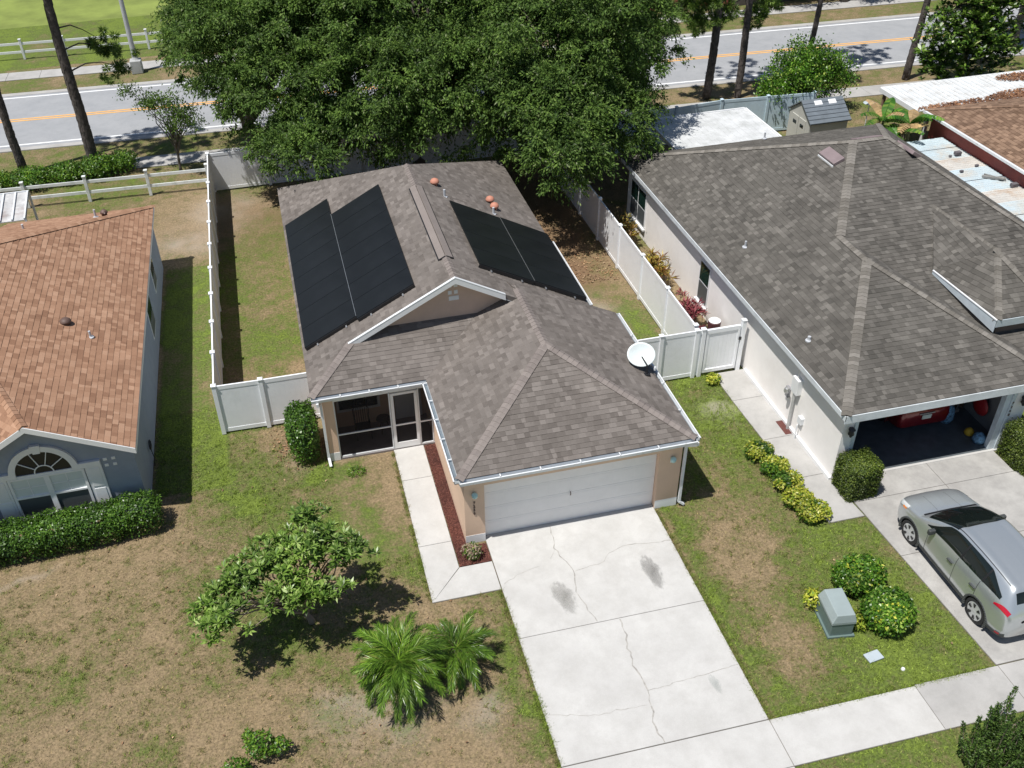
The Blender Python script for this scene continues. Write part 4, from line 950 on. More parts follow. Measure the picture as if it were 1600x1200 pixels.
nwin(14.55,16.15,.55,2.05,True); nwin(8.5,9.3,.5,2.05,False)
# utilities on the side wall
ut = MB().box(9.93,10.1,2.02,2.36,1.42,1.95).build('meter_box', M['white'], NH, bevel=.01)
MB().tube([(10.0,2.2,1.42),(10.0,2.2,.0)], .045).build('conduit', plain('grey_conduit', (.45,.45,.44), .5), ut); MB().tube([(10.0,2.2,1.95),(10.0,2.2,2.45)], .02).build('conduit', M['cream'], ut)
MB().lathe((9.88,2.45,1.32), [(.07,-.05),(.09,0),(.07,.10),(.02,.12)], 12, 'z').build('meter', M['silver'], ut)
bx('cable_box', plain('grey_box', (.25,.25,.27), .6), NH, 10.02,10.1,2.55,2.72,.95,1.3)
MB().tube([(9.98,1.72,.0),(9.98,1.72,.55),(10.06,1.72,.62)], .018).build('hose_bib', M['alu'], NH); bx('cable_box', M['alu'], NH, 10.0,10.1,1.6,1.8,.62,.85)
bx('mulch_patch', M['mulch'], NH, 9.82,10.05,1.95,2.6,.0,.036)
for x_ in (10.30, 15.68):
    l = MB().lathe((x_,-.30,1.72), [(.03,-.06),(.05,0),(.09,.04),(.06,.18),(.10,.20),(.02,.29)], 8).build('wall_lamp', M['black'], NH); MB().box(x_-.03,x_+.03,-.3,-.2,1.9,1.94).build('lamp_bracket', M['black'], l)
for k, chs in enumerate('7260'):
    c = bpy.data.curves.new('digit', 'FONT'); c.body = chs; c.size = .125; c.extrude = .006; c.align_x = 'CENTER'
    o = bpy.data.objects.new('house_number', c); link(o); dg = bpy.context.evaluated_depsgraph_get(); me = bpy.data.meshes.new_from_object(o.evaluated_get(dg)); bpy.data.objects.remove(o)
    o = bpy.data.objects.new('house_number', me); me.materials.append(M['brownvent']); link(o); par(o, NH); o.location = (15.38, -.247, 1.72-.14*k); o.rotation_euler = (R(90),0,0)
# roof items
def slopebox(name, m, c, nn_, along, ln, wd, h, parent):
    c = Vector(c); n = Vector(nn_).normalized(); a = Vector(along).normalized(); b_ = n.cross(a).normalized()
    o = MB().prism([c-a*ln/2-b_*wd/2, c+a*ln/2-b_*wd/2, c+a*ln/2+b_*wd/2, c-a*ln/2+b_*wd/2], n*h).build(name, m, parent, bevel=.02); return o
for c, nn_, al in (((14.72,9.78,zL(14.72)), nL, (0,1,0)), ((16.3,10.32,5.22), nB, (1,0,0)), ((17.25,9.3,5.13), nE, (0,1,0))):
    o = slopebox('roof_vent', M['mauve'], c, nn_, al, 1.0, .42, .13, NH); MB().bar(Vector(c)+Vector((-.24 if al[1] else 0,0,0))-Vector(al)*.5+Vector((0,0,-.08)), Vector(c)+Vector((-.24 if al[1] else 0,0,0))+Vector(al)*.5+Vector((0,0,-.08)), .03, .05).build('vent_flange', M['alu'], NH) if al[1] and c[0] < 15 else None
pipe(10.87,7.88,zL(10.87),.22,.035,NH); pipe(10.4,2.65,zL(10.4),.14,.05,NH); pipe(15.6,16.0,3.1,.25,.035,NH)

# ================================================================== FENCES (vinyl privacy)
pan_cache = {}
def fence(name, label, pts_list, m, h=1.83, gate=None, start=True):
    F = thing(name, label, 'fence', (pts_list[0][0], pts_list[0][1], 0))
    for i, (x_, y_) in enumerate(pts_list):
        if i == 0 and not start: continue
        o = MB().box(x_-.064,x_+.064,y_-.064,y_+.064,0,h+.02).build('post', m, F, bevel=.004)
        MB().add([(x_-.08,y_-.08,h+.02),(x_+.08,y_-.08,h+.02),(x_+.08,y_+.08,h+.02),(x_-.08,y_+.08,h+.02),(x_-.08,y_-.08,h+.045),(x_+.08,y_-.08,h+.045),(x_+.08,y_+.08,h+.045),(x_-.08,y_+.08,h+.045),(x_,y_,h+.10)],
                 [(3,2,1,0),(0,1,5,4),(1,2,6,5),(2,3,7,6),(3,0,4,7),(4,5,8),(5,6,8),(6,7,8),(7,4,8)]).build('cap', m, o)
    for i in range(len(pts_list)-1):
        a = Vector((*pts_list[i],0)); b_ = Vector((*pts_list[i+1],0)); d = (b_-a).normalized(); n = Vector((-d.y,d.x,0)); L = (b_-a).length
        a2 = a+d*.064; b2 = b_-d*.064; L2 = (b2-a2).length; k = max(1, round(L2/.155)); pw_ = L2/k; pb = MB()
        for j in range(k):
            p0 = a2+d*(j*pw_+.0006); p1 = a2+d*((j+1)*pw_-.0006)
            pb.prism([p0-n*.016+Vector((0,0,.19)), p1-n*.016+Vector((0,0,.19)), p1+n*.016+Vector((0,0,.19)), p0+n*.016+Vector((0,0,.19))], (0,0,h-.40+.12))
        pb.build('panel', m, F)
        for z0, hh_ in ((.06,.14),(h-.14,.14)): MB().bar(a2+Vector((0,0,z0+hh_/2)), b2+Vector((0,0,z0+hh_/2)), .05, hh_).build('rail', m, F, bevel=.004)
    return F
V = M['vinyl']
fence('vinyl_fence', 'long white vinyl privacy fence along the sunny strip beside the blue house', [(-6.82,6.53+1.83*k) for k in range(9)]+[(-6.82,23.0),(-6.82,24.25)][1:], V)
fence('vinyl_fence', 'white vinyl fence section with two panels beside the porch shrub', [(-6.82,6.53),(-5.43,6.50),(-3.75,6.50)], V, start=False)
fence('vinyl_fence', 'white vinyl back fence under the big oak trees', [(-6.82,24.25)]+[(-4.3+2.1*k,24.25) for k in range(7)], V, start=False)
fence('vinyl_fence', 'white vinyl fence along the cream wall of the house with open garage', [(8.35,5.75+2.35*k) for k in range(8)], V)
fence('vinyl_fence', 'short white vinyl fence between the garage roof and the gate', [(5.75,5.45),(7.08,5.45),(8.28,5.45),(8.45,5.45)][:3]+[(8.5,5.45)], V)
G_ = thing('garden_gate', 'white vinyl gate closing the concrete path beside the cream wall', 'gate', (9.2,5.45,0))
MB().box(9.80,9.93,5.385,5.515,0,1.95).build('post', V, G_, bevel=.004)
MB().box(9.785,9.945,5.37,5.53,1.95,1.98).build('cap', V, G_, bevel=.01)
gp = MB()
for j in range(8): gp.box(8.68+j*.1325,8.68+j*.1325+.129,5.435,5.465,.24,1.66)
gp.build('panel', V, G_)
for a in ((8.60,9.76,5.41,5.49,.12,.25),(8.60,9.76,5.41,5.49,1.65,1.80),(8.60,8.68,5.41,5.49,.25,1.65),(9.68,9.76,5.41,5.49,.25,1.65)): bx('rail', V, G_, *a, bevel=.004)
bx('latch', M['black'], G_, 9.74,9.82,5.38,5.41,1.25,1.36)
fence('vinyl_fence', 'pale blue tinted vinyl fence behind the white patio roof', [(8.6,22.6),(10.8,22.75),(12.9,22.95),(14.9,23.15),(17.3,23.4),(19.6,23.2),(21.9,23.0)], M['vinyl_blue'])
def railfence(label, p0, p1, n, m, h=1.2, nr_=2, z=(.45,.95)):
    F = thing('rail_fence', label, 'fence', (p0[0],p0[1],0)); a = Vector((*p0,0)); b_ = Vector((*p1,0))
    for i in range(n+1):
        p = a.lerp(b_, i/n); o = MB().box(p.x-.065,p.x+.065,p.y-.065,p.y+.065,0,h).build('post', m, F, bevel=.005)
        bx('cap', m, o, p.x-.085,p.x+.085,p.y-.085,p.y+.085,h,h+.04, bevel=.01)
    for i in range(n):
        for zz in z:
            q0 = a.lerp(b_, i/n); q1 = a.lerp(b_, (i+1)/n); MB().bar(q0+Vector((0,0,zz)), q1+Vector((0,0,zz)), .045, .14).build('rail', m, F, bevel=.004)
railfence('weathered white two rail fence in front of the dark hedge', (-20.3,25.25), (-7.0,24.6), 5, M['vinyl_old'])
railfence('white two rail fence beyond the road by the bright field', (-30.5,47.6), (-3,45.9), 11, M['white'])

# ================================================================== BEHIND THE RIGHT HOUSE
PG = thing('patio_roof', 'white flat patio roof between the oak tree and the dark hip roof', 'patio roof', (14.5,19.2,0))
b = MB()
for k in range(16): b.box(12.45+k*.29,12.45+k*.29+.285,17.2,20.7,2.40,2.44)
o = b.build('roof_sheet', plain('white_patio_panels', (.62,.635,.645), .5, var=.1, dirt=((.45,.465,.46),1.3,.45,.72)), PG)
for a in ((12.38,12.45,17.2,20.7,2.32,2.48),(17.09,17.16,17.2,20.7,2.32,2.48),(12.45,17.09,20.7,20.77,2.32,2.48)): bx('edge_beam', M['white'], PG, *a)
for p in ((12.42,20.6),(17.1,20.6),(14.7,20.6)): bx('post', M['white'], PG, p[0]-.05,p[0]+.05,p[1]-.05,p[1]+.05,0,2.33)
SH = thing('garden_shed', 'tan garden shed with grey shingle roof and two white skylights', 'shed', (21,21,0))
sx0, sx1, sy0, sy1 = 20.15, 22.05, 20.1, 22.0; hz = 1.65; pk = 2.25
b = MB(); b.box(sx0,sx1,sy0,sy1,0,hz); b.prism([(sx0,sy0,hz),(sx0,sy1,hz),(sx0,(sy0+sy1)/2,pk)], (sx1-sx0,0,0)); b.build('wall', M['tan'], SH)
b = MB(); b.prism([(sx0-.08,sy0-.15,hz-.09),(sx1+.08,sy0-.15,hz-.09),(sx1+.08,(sy0+sy1)/2,pk+.04),(sx0-.08,(sy0+sy1)/2,pk+.04)], (0,0,.05)); b.prism([(sx0-.08,sy1+.15,hz-.09),(sx1+.08,sy1+.15,hz-.09),(sx1+.08,(sy0+sy1)/2,pk+.04),(sx0-.08,(sy0+sy1)/2,pk+.04)], (0,0,.05)); so3 = b.build('roof', M['greytile'], SH)
for k in range(6):
    t = k/6; yb_ = (sy0-.15)+t*((sy0+sy1)/2-sy0+.15); zb2 = hz-.04+t*(pk+.13-hz); MB().bar((sx0-.08,yb_,zb2+.012),(sx1+.08,yb_,zb2+.012),.03,.02).build('shingle_course', M['greytile'], so3)
for xx in (20.65,21.35): 
    MB().prism([(xx,20.75,2.115),(xx+.38,20.75,2.115),(xx+.38,20.95,2.24),(xx,20.95,2.24)], (0,0,.06)).build('skylight', M['white'], SH, bevel=.02)
for y_ in (20.45,21.1): 
    bx('door', M['tan'], SH, sx0-.03,sx0,y_,y_+.6,.05,1.55); bx('door_window', M['glass'], SH, sx0-.04,sx0-.03,y_+.15,y_+.45,1.15,1.3)
FH = thing('house', 'low red sided house with brown shingle roof and white metal patio cover', 'house', (32,14,0))
fz = 2.75; br = Roof(FH, M['shingle_far'], 'far', .16)
br.plane([(23.97,5.5,fz),(23.97,17.55,fz),(30.5,11.6,4.6),(30.5,5.5,4.6)][:4], .12); br.plane([(23.97,17.55,fz),(40,17.55,fz),(40,11.6,4.6),(30.5,11.6,4.6)], .12)
frf = br.finish(60)
caps(frf, (23.97,17.55,fz+.01), (30.5,11.6,4.61), Vector((-.27,0,1)), Vector((0,.3,1)), M['shingle_far'], .14, .2)
bx('wall', M['redwall'], FH, 24.18,24.33,5.5,17.2,0,2.64); bx('wall', M['redwall'], FH, 24.33,40,17.05,17.2,0,2.64)
b = MB(); 
for k in range(24): b.box(23.98,24.18,5.6+k*.48,5.6+k*.48+.47,2.60,2.625)
b.build('soffit', M['white'], FH); bx('gutter', M['alu'], FH, 23.86,23.965,5.5,17.5,2.66,2.76)
b = MB()
for k in range(56): b.box(23.75+k*.29,23.75+k*.29+.18,17.6,20.6,2.66,2.69); b.box(23.75+k*.29+.18,23.75+k*.29+.29,17.6,20.6,2.675,2.72)
pr = b.build('patio_cover', M['whiteroof'], FH); bx('beam', M['white'], FH, 23.70,23.749,17.6,20.6,2.5,2.70); bx('beam', M['white'], FH, 23.76,40,20.6,20.66,2.5,2.70)
bx('post', M['wood'], FH, 23.8,23.92,20.3,20.42,0,2.5); bx('post', M['white'], FH, 24.3,24.45,17.7,17.85,0,2.5)
pts = []
for (cx_,cy_,rx_,ry_,k) in ((28.5,17.75,4.8,.35,2500),(31,18.1,3.5,.5,2500),(30.3,19.9,1.1,.45,900),(35,18.3,4,.7,2500)):
    a = rng.uniform(-1,1,(k,2)); a = a[(a**2).sum(1)<1]; pts.append(np.stack([cx_+a[:,0]*rx_, cy_+a[:,1]*ry_, np.full(len(a),2.73)+rng.uniform(0,.03,len(a))],1))
pts = np.concatenate(pts); o = leafquads('leaf_litter', pts, rnd(len(pts))*[1,1,.1], rnd(len(pts))*.3+[0,0,1], rng.uniform(.08,.16,len(pts)), .07, leafmat('dead_leaves', [(0,(.12,.05,.03)),(.6,(.26,.13,.07)),(1,(.4,.22,.13))], 0, .9)); tag(o, 'brown fallen leaves drifted on the white patio cover', 'leaf litter', kind='stuff')
LT = thing('lean_to_roof', 'pale blue corrugated metal lean-to roof beside the red wall', 'lean-to roof', (24,12,0))
for k in range(9):
    y0 = 7.2+k*1.0; b = MB()
    for j in range(6): b.box(21.9,24.16,y0+j*.165,y0+j*.165+.15,1.97,2.0); b.box(21.9,24.16,y0+j*.165+.05,y0+j*.165+.085,2.0,2.02)
    o = b.build('roof_sheet', M['blueroof'] if k % 3 else plain('weathered_pale_sheet', (.62,.60,.56), .5, var=.12, scale=1.2, dirt=((.50,.38,.28),1.6,.5,.75)), LT); o.location.z = (.012,-.01,.02)[k%3]; o.location.x = (0,.05,-.04)[k%3]
for p in ((22.75,15.9),(22.75,11.9),(22.75,7.9)): bx('post', M['wood'], LT, p[0]-.05,p[0]+.05,p[1]-.05,p[1]+.05,0,1.97)
bx('side_wall', plain('pale_blue_sheet', (.45,.53,.56), .6, var=.1), LT, 22.8,24.1,16.3,16.35,0,1.9)
for i,(x_,y_,s_) in enumerate(((23.6,14.4,.13),(23.2,14.3,.06),(23.65,13.2,.07),(23.85,11.2,.13),(22.75,12.9,.07))):
    o = MB().box(x_-s_,x_+s_,y_-s_*.7,y_+s_*.7,2.045,2.045+s_*1.1).build('concrete_block', plain('grey_block', (.12,.11,.12), .9), None, bevel=.015); o.rotation_euler = (0,0,0)
    tag(o, ['dark concrete block holding down the second blue roof sheet','small pale block beside the dark one on the blue roof','flat grey block in the middle of the blue roof','dark hollow block near the red wall end of the blue roof','low dark block at the open edge of the blue roof'][i], 'block', 'blocks lying on the lean-to roof')
b = MB(); b.bar((23.25,12.3,2.06),(23.95,11.8,2.07),.14,.08); b.bar((23.4,12.4,2.09),(23.8,11.75,2.10),.06,.05); o = b.build('scrap_metal', plain('scrap_grey', (.22,.22,.21), .7), None); tag(o, 'bent grey scrap metal lying on the blue lean-to roof', 'scrap metal')
LA = thing('lattice_screen', 'pale wooden lattice screen below the patio cover corner', 'lattice', (23.6,18.4,0))
for k in range(12): MB().bar((23.1+k*.13,18.9,.1),(23.1+k*.13,18.9,1.5),.03,.02,(0,1,0)).build('slat', M['lattice'], LA)
for k in range(10): MB().bar((22.6+k*.13,17.2,.1),(22.6+k*.13,17.2,1.3),.03,.02,(0,1,0)).build('slat', M['lattice'], LA)
MB().bar((23.0,18.9,1.5),(24.7,18.9,1.5),.06,.08).build('rail', M['wood'], LA); MB().bar((22.5,17.2,1.32),(24.0,17.2,1.32),.05,.07).build('rail', M['lattice'], LA)
# buildings beyond the road
RB_ = thing('wall', 'red brown boundary wall beyond the road beside the far sidewalk', 'wall', (24,43.9,0))
b = MB(); b.box(16,27,43.7,43.95,0,2.4); b.build('wall_face', M['darkred'], RB_)
for k in range(4): bx('pier', M['darkred'], RB_, 16+k*3.6,16.4+k*3.6,43.6,44.05,0,2.6)
DB = thing('building', 'dark shaded house beyond the road behind the pines', 'building', (33,47,0))
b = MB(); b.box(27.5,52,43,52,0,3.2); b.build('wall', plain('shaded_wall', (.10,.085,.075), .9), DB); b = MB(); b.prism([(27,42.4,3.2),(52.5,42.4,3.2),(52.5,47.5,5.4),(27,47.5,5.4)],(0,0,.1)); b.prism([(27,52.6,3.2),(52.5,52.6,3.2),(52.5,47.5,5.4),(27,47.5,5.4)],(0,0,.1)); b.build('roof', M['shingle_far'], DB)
for k in range(4): bx('window', M['white'], DB, 30+k*4.2,31.2+k*4.2,42.95,43.0,1,2.3)

# street lamp
SLP = thing('street_lamp', 'grey concrete street lamp pole standing beyond the road', 'street lamp', (-11,42.1,0))
MB().lathe((-11,42.1,0), [(.30,0),(.30,.7),(.20,.8),(.15,.9),(.09,9.5)], 12).build('pole', M['pole'], SLP)
MB().box(-11.32,-10.68,41.78,42.42,0,.75).build('base', M['pole'], SLP, bevel=.03)
MB().tube([(-11,42.1,9.4),(-11,41.2,9.9),(-11,39.8,10)], .05).build('arm', M['pole'], SLP); MB().box(-11.15,-10.85,39.2,39.9,9.9,10.05).build('lamp_head', M['pole'], SLP, bevel=.04)

# ================================================================== CARS
def car(name, label, cx_, cy_, facing, st, paintm, kind, wheel_y, W, wr=.345):
    """st: stations (y from nose, list of 8 (x,z)); facing +1 nose to +y. cy_ = nose y"""
    T = thing(name, label, 'car', (cx_, cy_-facing*2.2, 0))
    ysn = np.array([s[0] for s in st]); G = np.array([[p for p in s[1]] for s in st], float)      # S,8,2
    # fine resample: catmull in y, linear-ish in ring (smoothed)
    def cat(t_, arr, ts):
        i = int(np.clip(np.searchsorted(ts, t_)-1, 0, len(ts)-2)); u = (t_-ts[i])/(ts[i+1]-ts[i])
        p1, p2 = arr[i], arr[i+1]; p0 = arr[i-1] if i > 0 else p1; p3 = arr[i+2] if i+2 < len(arr) else p2
        m1 = (p2-p0)*.5 if i > 0 else (p2-p1); m2 = (p3-p1)*.5 if i+2 < len(arr) else (p2-p1)
        h = ts[i+1]-ts[i]
        if i > 0: m1 = (p2-p0)/(ts[i+1]-ts[i-1])*h
        if i+2 < len(arr): m2 = (p3-p1)/(ts[i+2]-ts[i])*h
        return (2*u**3-3*u**2+1)*p1+(u**3-2*u**2+u)*m1+(-2*u**3+3*u**2)*p2+(u**3-u**2)*m2
    def surf(yq, k):
        ring = cat(yq, G, ysn); kk = np.arange(ring.shape[0], dtype=float)
        return cat(k, ring, kk)
    def P(yq, k, sgn, off=0.):
        x_, z_ = surf(yq, k); 
        if off:
            e = .02; a = surf(yq, min(k+e,7)); b_ = surf(yq, max(k-e,0)); tx, tz = a[0]-b_[0], a[1]-b_[1]; l = math.hypot(tx,tz) or 1
            x_ += tz/l*off; z_ -= tx/l*off
        return Vector((cx_+sgn*x_, cy_-facing*yq, z_))
    yq = np.arange(0, ysn[-1]+.001, .03); ks = np.arange(0, 7.001, .125)
    mb = MB()
    ring = []
    for yy_ in yq:
        for k in list(ks): ring.append(P(yy_, k, 1))
    nk = len(ks); vs = ring+[Vector((2*cx_-p.x, p.y, p.z)) for p in ring]; off = len(ring); fs = []
    def hole(a):
        p = vs[a]; 
        return any((p.y-(cy_-facing*wy))**2+(p.z-wr)**2 < (wr+.045)**2 and abs(p.x-cx_) > W/2-.30 for wy in wheel_y)
    for i in range(len(yq)-1):
        for j in range(nk-1):
            a = i*nk+j; q_ = (a, a+1, a+nk+1, a+nk)
            if any(hole(t) for t in q_): continue
            fs.append(q_); fs.append(tuple(off+t for t in q_[::-1]))
    for e in (0, (len(yq)-1)*nk):
        fs.append(tuple(e+j for j in range(nk))); fs.append(tuple(off+e+j for j in range(nk)))
    mb.add(vs, fs); body = mb.build('body', paintm, T, True)
    def patch(nm, m, fn, sgn, nu=24, nv=8, off=.006, parent=None):
        "fn(u,v)->(y,k)"
        b = MB(); v_ = []
        for i in range(nu+1):
            for j in range(nv+1):
                yy_, k = fn(i/nu, j/nv); v_.append(P(yy_, k, sgn, off))
        b.add(v_, [(i*(nv+1)+j, i*(nv+1)+j+1, (i+1)*(nv+1)+j+1, (i+1)*(nv+1)+j) for i in range(nu) for j in range(nv)])
        return b.build(nm, m, parent or T, True)
    for wy in wheel_y:
        for sgn in (-1, 1):
            yc = cy_-facing*wy; xo = cx_+sgn*(W/2-.01)
            wh = MB().lathe((xo-sgn*.11,yc,wr), [(wr-.06,-.10),(wr-.015,-.10),(wr,-.07),(wr,.07),(wr-.015,.10),(wr-.085,.11),(wr-.09,.06)] if sgn > 0 else [(wr-.09,-.06),(wr-.085,-.11),(wr-.015,-.10),(wr,-.07),(wr,.07),(wr-.015,.10),(wr-.06,.10)], 32, 'x').build('wheel', M['rubber'], T)
            rimm = plain('wheel_cover', (.62,.63,.64), .35, metal=.4, var=.04)
            MB().lathe((xo-sgn*.02,yc,wr), [(wr-.095,-.015),(wr-.105,.012),(.05,.02),(.03,.025)] if sgn > 0 else [(.03,-.025),(.05,-.02),(wr-.105,-.012),(wr-.095,.015)], 32, 'x').build('rim', rimm, wh)
            for q_ in range(6):
                t = q_*math.pi/3+.3; c = Vector((xo+sgn*.002, yc+math.cos(t)*.16, wr+math.sin(t)*.16)); d = Vector((0,math.cos(t),math.sin(t))); e_ = Vector((0,-math.sin(t),math.cos(t)))
                MB().prism([c-d*.05-e_*.018, c+d*.05-e_*.045, c+d*.05+e_*.045, c-d*.05+e_*.018], (sgn*.006,0,0)).build('rim_slot', M['black'], wh)
            # arch cladding ring
            b = MB(); n = 26
            for q_ in range(n):
                t0 = -.35+(math.pi+.7)*q_/n; t1 = -.35+(math.pi+.7)*(q_+1)/n; r0, r1 = wr+.03, wr+.085
                b.prism([(xo-sgn*.05,yc+r*math.cos(t),wr+r*math.sin(t)) for r, t in ((r0,t0),(r1,t0),(r1,t1),(r0,t1))], (sgn*.065,0,0))
            b.build('wheel_arch', M['cladding'] if kind == 'suv' else paintm, T, True)
            b = MB(); 
            for q_ in range(n):
                t0 = -.3+(math.pi+.6)*q_/n; t1 = -.3+(math.pi+.6)*(q_+1)/n; r = wr+.05
                b.add([(xo-sgn*.02,yc+r*math.cos(t0),wr+r*math.sin(t0)),(xo-sgn*.02,yc+r*math.cos(t1),wr+r*math.sin(t1)),(xo-sgn*.32,yc+r*math.cos(t1),wr+r*math.sin(t1)),(xo-sgn*.32,yc+r*math.cos(t0),wr+r*math.sin(t0))], [(0,1,2,3)])
            b.add([(xo-sgn*.3,yc-wr-.06,.15),(xo-sgn*.3,yc+wr+.06,.15),(xo-sgn*.3,yc+wr+.06,.75),(xo-sgn*.3,yc-wr-.06,.75)], [(0,1,2,3)])
            b.build('wheel_well', M['black'], T)
    return T, P, patch
# ring points: 0 bottom centre,1 sill,2 lower side,3 mid side,4 shoulder,5 roof rail,6 mid roof,7 centre
def ring(w, zb, zs_, wbelt, zbelt, wr_, zr_, zt_):
    return [(0,zb),(w*.86,zb),(w*.985,zb+.16),(w,zs_),(wbelt,zbelt),(wr_,zr_),(wr_*.55,zt_-.012),(0,zt_)]
SUVS = [(0.0,  ring(.55,.42,.55,.52,.66,.45,.72,.74)), (.07, ring(.74,.30,.58,.70,.76,.56,.84,.87)), (.28, ring(.86,.25,.62,.84,.86,.66,.95,.985)),
        (.85,  ring(.915,.24,.66,.895,.97,.72,1.055,1.09)), (1.02, ring(.92,.24,.68,.90,1.00,.77,1.08,1.11)), (1.14, ring(.92,.24,.68,.895,1.03,.765,1.14,1.17)), (1.62, ring(.92,.24,.69,.89,1.075,.71,1.40,1.43)),
        (2.12, ring(.92,.24,.69,.885,1.095,.655,1.60,1.64)), (2.7, ring(.92,.24,.70,.885,1.115,.645,1.635,1.69)), (3.3, ring(.92,.24,.71,.88,1.14,.635,1.62,1.68)), (3.85, ring(.915,.25,.73,.87,1.18,.62,1.57,1.63)),
        (4.12, ring(.90,.27,.75,.85,1.16,.60,1.50,1.56)), (4.33, ring(.87,.30,.75,.82,1.08,.62,1.24,1.27)), (4.45, ring(.82,.34,.70,.76,.98,.60,1.06,1.08)), (4.52, ring(.70,.40,.62,.66,.82,.52,.88,.90))]
T, P, patch = car('parked_car', 'silver green compact SUV parked on the mottled driveway', 11.72, -1.98, 1, SUVS, M['carsilver'], 'suv', (.87,3.60), 1.84)
# windscreen and rear glass as patches on the surface; side windows as one dark band
for s_ in (1,-1):
    patch('windscreen', M['carglass'], lambda u, v: (1.05+.16*(1-v)**2*(1-u)+(1.06-.16*(1-v)**2*(1-u))*u, 4.97+2.03*v), s_, 20, 14)
    patch('rear_window', M['carglass'], lambda u, v: (4.16+.15*u, 5.15+1.85*v), s_, 8, 10)
    def sw_(u, v):
        y_ = 1.36+2.68*u; lo = 4.13+.04*u
        top = min(4.2+(y_-1.36)*1.3, 4.91) if y_ < 2.0 else (4.91 if y_ < 3.45 else 4.91-(y_-3.45)*.95)
        return (y_, lo+(max(top, lo+.015)-lo)*v)
    sg = patch('side_window', M['carglass'], sw_, s_, 48, 8)
    for yp in (2.62, 3.42):
        patch('window_pillar', M['black'], lambda u, v, yp=yp: (yp+.05*u, 4.15+.74*v), s_, 2, 8, .010)
    patch('roof_rail', M['black'], lambda u, v: (1.9+2.1*u, 5.06+.05*v), s_, 30, 1, .012)
    patch('headlight', M['headlight'], lambda u, v: (.10+.46*u, 3.62+.42*u+(.75-.35*u)*v), s_, 12, 6, .008)
    patch('turn_light', M['amber'], lambda u, v: (.36+.16*u, 3.75+.22*v), s_, 4, 3, .014)
    patch('tail_light', M['taillight'], lambda u, v: (3.98+.42*u, 3.75+.18*u+(.10+.38*u)*v), s_, 14, 5, .012)
    patch('sill_cladding', M['cladding'], lambda u, v: (1.30+1.88*u, .95+.95*v), s_, 20, 5, .01)
    patch('door_seam', M['black'], lambda u, v: (2.60+.012*u, 1.9+2.2*v), s_, 1, 12, .004); patch('door_seam', M['black'], lambda u, v: (1.50+.012*u, 1.9+2.1*v), s_, 1, 12, .004); patch('door_seam', M['black'], lambda u, v: (3.40+.012*u, 2.9+1.2*v), s_, 1, 8, .004)
    patch('hood_crease', M['cladding'], lambda u, v: (.30+.88*u, 6.18+.015*v), s_, 12, 1, .003); patch('bumper_cladding', M['cladding'], lambda u, v: (4.02+.46*u, .9+1.0*v), s_, 10, 4, .012); patch('reflector', M['taillight'], lambda u, v: (4.28+.12*u, 1.75+.25*v), s_, 4, 2, .018)
    for yh in (2.44,3.30):
        p = P(yh, 3.55, s_, .03); MB().bar(p+Vector((0,.10,0)), p-Vector((0,.10,0)), .035, .04).build('door_handle', M['cladding'], T, bevel=.01)
    p = P(1.66, 4.1, s_, .0); mo_ = MB().box(p.x+(0.03 if s_>0 else -.22), p.x+(.22 if s_>0 else -.03), p.y-.06, p.y+.05, p.z-.02, p.z+.13).build('mirror', M['cladding'], T, bevel=.03)
patch('cowl', M['black'], lambda u, v: (.985+.07*u, 5.05+1.95*v), 1, 3, 14, .004); patch('cowl', M['black'], lambda u, v: (.985+.07*u, 5.05+1.95*v), -1, 3, 14, .004)
MB().bar(P(1.12,6.6,1,.02), P(1.42,5.6,1,.02), .015).bar(P(1.12,6.6,-1,.02), P(1.42,7,-1,.02), .015).build('wiper', M['black'], T)
MB().bar((11.60,-1.99,.55),(11.84,-1.99,.55),.02,.10).build('licence_plate', M['white'], T)
MB().tube([(11.72,-5.85,1.62),(11.72,-5.98,1.70)], .012).build('antenna', M['black'], T)
p = P(4.44,3.6,-1,.008); MB().lathe((11.30,-6.47,.86), [(.05,-.01),(.05,.005)], 16, 'y').build('sticker', M['white'], T)
SEDS = [(0.0, ring(.62,.42,.52,.60,.62,.50,.68,.70)), (.2, ring(.82,.25,.56,.80,.72,.62,.80,.83)), (.9, ring(.89,.22,.60,.87,.85,.68,.92,.95)), (1.4, ring(.90,.22,.62,.87,.93,.70,1.02,1.05)), (2.1, ring(.90,.22,.63,.86,.97,.60,1.38,1.42)),
        (2.9, ring(.90,.22,.64,.86,1.0,.58,1.41,1.45)), (3.5, ring(.90,.22,.66,.85,1.02,.60,1.25,1.29)), (3.95, ring(.89,.24,.68,.84,1.02,.66,1.07,1.10)), (4.35, ring(.86,.28,.70,.80,.98,.66,1.05,1.07)), (4.52, ring(.80,.32,.62,.74,.86,.60,.92,.94)), (4.58, ring(.66,.40,.56,.60,.72,.50,.76,.78))]
T2, P2_, patch2 = car('parked_car', 'dark red car parked inside the open garage', 13.75, 5.55, 1, SEDS, M['carred'], 'sedan', (.9,3.6), 1.80, .32)
for s_ in (1,-1):
    patch2('rear_window', M['carglass'], lambda u, v: (3.15+.62*u, 5.1+1.9*v), s_, 10, 8); patch2('tail_light', M['headlight'], lambda u, v: (4.22+.26*u, 3.9+.15*u+(.5-.1*u)*v), s_, 10, 4, .010); patch2('side_window', M['carglass'], lambda u, v: (1.7+1.9*u, 4.15+(.75-abs(u-.5)*.9)*v), s_, 16, 5)
bx('licence_plate', plain('plate_white', (.6,.66,.6), .5), T2, 13.60,13.90,.955,.975,.60,.75)
MB().bar((13.5,.965,.80),(14.0,.965,.80),.02,.035).build('trunk_trim', M['silver'], T2)
